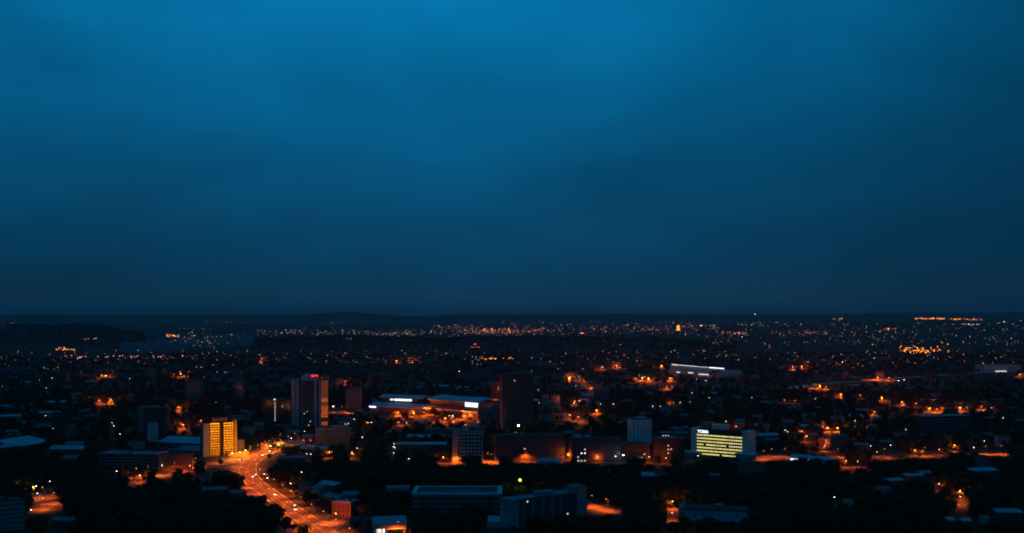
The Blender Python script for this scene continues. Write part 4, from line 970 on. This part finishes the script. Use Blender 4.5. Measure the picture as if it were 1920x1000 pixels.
for _ in range(46):
    px, py = U(-20, 1940), 604 + 86*rnd.random()**1.3
    if dark_wood(px, py): continue
    x, y, z = GT(px, py); a = Gs(0, .5) + (1.57 if rnd.random() < .35 else 0); st2 = U(28, 60)*max(1, y/6000); tgt = rnd.choice((white, orng, pink, orng))
    rr = y/F*U(.2, .34)
    for q in range(rnd.randint(5, 14)):
        if rnd.random() < .2: continue
        x2, y2 = x + q*st2*math.cos(a) + Gs(0, 4), y + q*st2*math.sin(a)*1.5; tgt.append((x2, y2, float(H(x2, y2)) + max(12, rr*1.3), rr*U(.8, 1.2)))
lamp_mass('distant_white_lights', white, (1, .68, .46), 3.2, 'countless tiny white town lights out to the horizon')
lamp_mass('distant_pink_lights', pink, (1, .32, .21), 3.4, 'tiny reddish lights in the far suburbs')
lamp_mass('distant_orange_lights', orng, (1, .27, .03), 4.6, 'tiny orange lights in far clusters and on the skyline')

# ------------------------------------------------------------------ woods: the 280 nearest trees one by one, the rest as one mass
cand = []
def scatter(n, y0, y1, hh):
    for _ in range(n):
        y = math.sqrt(rnd.uniform(y0*y0, y1*y1)); x = rnd.uniform(-.53, .53)*y
        k = rnd.choices(range(6), hh)[0]; s_ = rnd.uniform(.75, 1.25)
        cand.append((x, y, k, s_))
scatter(7500, 765, 1190, (3, 4, 3, 3, 3, 1)); scatter(9000, 1190, 2200, (3, 1, 4, 1, 3, 4)); scatter(9000, 2200, 4400, (3, 1, 3, 2, 3, 3))
occ = {}
for a, b_ in OCC: occ.setdefault((int(a//20), int(b_//20)), []).append((a, b_))
def in_house(x, y):
    i, j = int(x//20), int(y//20)
    return any(abs(a-x) < 11 and abs(b_-y) < 11 for u in (i-1, i, i+1) for w_ in (j-1, j, j+1) for a, b_ in occ.get((u, w_), ()))
RD = {}
for P in (main, side, aven, ramp_, hill_rd, hiway, dist_rd):
    Q = [Vector(p) for p in P]
    for a, b_ in zip(Q, Q[1:]):
        m_ = max(1, int((b_-a).length/6))
        for k in range(m_):
            p = a + (b_-a)*k/m_; RD.setdefault((int(p.x//16), int(p.y//16)), []).append(p)
def on_road(x, y):
    i, j = int(x//16), int(y//16); q = Vector((x, y))
    return any((p-q).length < 12.5 for u in (i-1, i, i+1) for w_ in (j-1, j, j+1) for p in RD.get((u, w_), ()))
keep(450, 862, 500, 890); keep(462, 888, 492, 912); keep(478, 905, 520, 925); keep(505, 920, 548, 940); keep(535, 940, 572, 962); keep(552, 955, 605, 980); keep(585, 975, 632, 1000)
keep(386, 866, 470, 880); keep(70, 925, 108, 962); keep(1098, 942, 1156, 962); keep(1420, 846, 1484, 860); keep(1086, 856, 1164, 866); keep(960, 856, 1012, 866); keep(905, 850, 934, 868); keep(822, 862, 862, 869)
keep(1690, 846, 1770, 856); keep(1640, 850, 1680, 858); keep(1838, 846, 1888, 854); keep(1560, 852, 1586, 860); keep(895, 765, 942, 783); keep(1088, 722, 1114, 745)
def s_ok(c):
    x, y, k, s_ = c; h_, r_ = PROTO[k][2]*s_, PROTO[k][3]*s_
    return not on_road(x, y) and not in_house(x, y) and vis_ok(x, y, h_, r_*.8)
good = [c for c in cand if s_ok(c)]
good.sort(key=lambda c: c[1])
inview = [c for c in good if abs(c[0]/c[1]) < .475 and c[1] > 790]
near = inview[:120]; nset = set(near)
tz = lambda px: 'left third' if px < 640 else ('middle' if px < 1280 else 'right third')
for (x, y, k, s_) in near:
    px, py = pix(x, y, 0); lb = '%s dark tree in the foreground wood, %s' % (('tall' if PROTO[k][2]*s_ > 11.5 else 'low'), near_land(px, py))
    tree(x, y, k, s_, rnd.uniform(0, 6.28), lb, lb)
# a few solitary trees that show as outlines
for px, py, k, s_, lb in [(1228, 858, 1, .95, 'round dark tree in front of the small white tower'), (1312, 878, 4, .6, 'dark spreading tree before the hotel foot, first of three'), (1328, 879, 2, .75, 'dark rounded tree before the hotel foot, second of three'), (1346, 877, 2, .7, 'dark small tree before the hotel foot, third of three'), (414, 874, 5, 1.1, 'dark small tree at the foot of the amber tower'), (1078, 876, 1, .8, 'dark tree at the corner of the dark block with lit windows')]:
    x, y = G(px, py); tree(x, y, k, s_, rnd.uniform(0, 6.28), lb, 'solitary dark trees')
rest = [c for c in good if c not in nset]
rows_ = [(x, y, 0.0, k, s_) for x, y, k, s_ in rest] + LIT_MASS
for _ in range(3500):       # wood on the ridge and the side hill
    u = rnd.random()
    px = rnd.uniform(475, 1380) if u < .7 else rnd.uniform(-20, 270)
    y = rnd.gauss(5300, 450) if u < .7 else rnd.gauss(6500, 600)
    x = (px-960)*y/F; rows_.append((x, y, float(H(x, y))-1, rnd.randrange(5), rnd.uniform(1.0, 1.6)))
A = np.array(rows_)
wm_ = bpy.data.meshes.new('woodland'); wm_.vertices.add(len(A)); wm_.vertices.foreach_set('co', A[:, :3].astype(np.float32).ravel()); wm_.update()
def attr(nm, tp, vals):
    a = wm_.attributes.new(nm, tp, 'POINT'); a.data.foreach_set('value', vals)
attr('tree_kind', 'INT', A[:, 3].astype(np.int32)); attr('tree_size', 'FLOAT', A[:, 4].astype(np.float32)); attr('tree_turn', 'FLOAT', (nr.random(len(A))*6.283).astype(np.float32))
wood = bpy.data.objects.new('woodland', wm_); COL.objects.link(wood)
stuff(wood, 'dark mass of trees filling the town gardens and wooded ridge', 'woodland')
pc = bpy.data.collections.new('tree_shapes')
for k, (cmsh, tmsh, h, rx) in enumerate(PROTO):
    m = cmsh.copy(); bm = bmesh.new(); bm.from_mesh(m); nf = len(bm.faces); bm.from_mesh(tmsh); bm.faces.ensure_lookup_table()
    for f_ in bm.faces[nf:]: f_.material_index = 1
    bm.to_mesh(m); bm.free(); m.materials.append(M['bark'])
    pc.objects.link(bpy.data.objects.new('tree_shape_%d' % k, m))
ng = bpy.data.node_groups.new('woodland', 'GeometryNodeTree')
ng.interface.new_socket('Geometry', in_out='INPUT', socket_type='NodeSocketGeometry'); ng.interface.new_socket('Geometry', in_out='OUTPUT', socket_type='NodeSocketGeometry')
gi, go = ng.nodes.new('NodeGroupInput'), ng.nodes.new('NodeGroupOutput')
ip = ng.nodes.new('GeometryNodeInstanceOnPoints'); ci = ng.nodes.new('GeometryNodeCollectionInfo')
ci.inputs['Collection'].default_value = pc; ci.inputs['Separate Children'].default_value = True; ci.inputs['Reset Children'].default_value = True
def named(nm, tp):
    n = ng.nodes.new('GeometryNodeInputNamedAttribute'); n.data_type = tp; n.inputs['Name'].default_value = nm; return n.outputs['Attribute']
ip.inputs['Pick Instance'].default_value = True
cx = ng.nodes.new('ShaderNodeCombineXYZ'); ng.links.new(named('tree_turn', 'FLOAT'), cx.inputs[2])
e2r = ng.nodes.new('FunctionNodeEulerToRotation'); ng.links.new(cx.outputs[0], e2r.inputs[0])
ng.links.new(gi.outputs[0], ip.inputs['Points']); ng.links.new(ci.outputs[0], ip.inputs['Instance']); ng.links.new(named('tree_kind', 'INT'), ip.inputs['Instance Index'])
ng.links.new(e2r.outputs[0], ip.inputs['Rotation']); ng.links.new(named('tree_size', 'FLOAT'), ip.inputs['Scale']); ng.links.new(ip.outputs[0], go.inputs[0])
wood.modifiers.new('scatter', 'NODES').node_group = ng

# ------------------------------------------------------------------ evening haze over the whole plain
hz = link('haze', boxes_mesh('haze', [(-52000, -3900, -3, 52000, 59000, 420)]))
hm = bpy.data.materials.new('haze'); hm.use_nodes = True; t = hm.node_tree; t.nodes.clear()
ho_ = t.nodes.new('ShaderNodeOutputMaterial'); pv = t.nodes.new('ShaderNodeVolumePrincipled')
pv.inputs['Color'].default_value = (.78, .86, .95, 1); pv.inputs['Density'].default_value = 2.1e-5; pv.inputs['Anisotropy'].default_value = 0
t.links.new(pv.outputs[0], ho_.inputs['Volume']); hz.data.materials.append(hm)
stuff(hz, 'thin evening haze lying over the city plain', 'haze')

for k in LP:
    if FIRST[k]:
        for ch in list(LP[k].children_recursive): bpy.data.objects.remove(ch)
        bpy.data.objects.remove(LP[k])
print('objects', len(bpy.data.objects), 'houses', nh, 'woodland', len(A), 'lamps', sum(1 for o in COL.objects if o.name.startswith('street_lamp')))
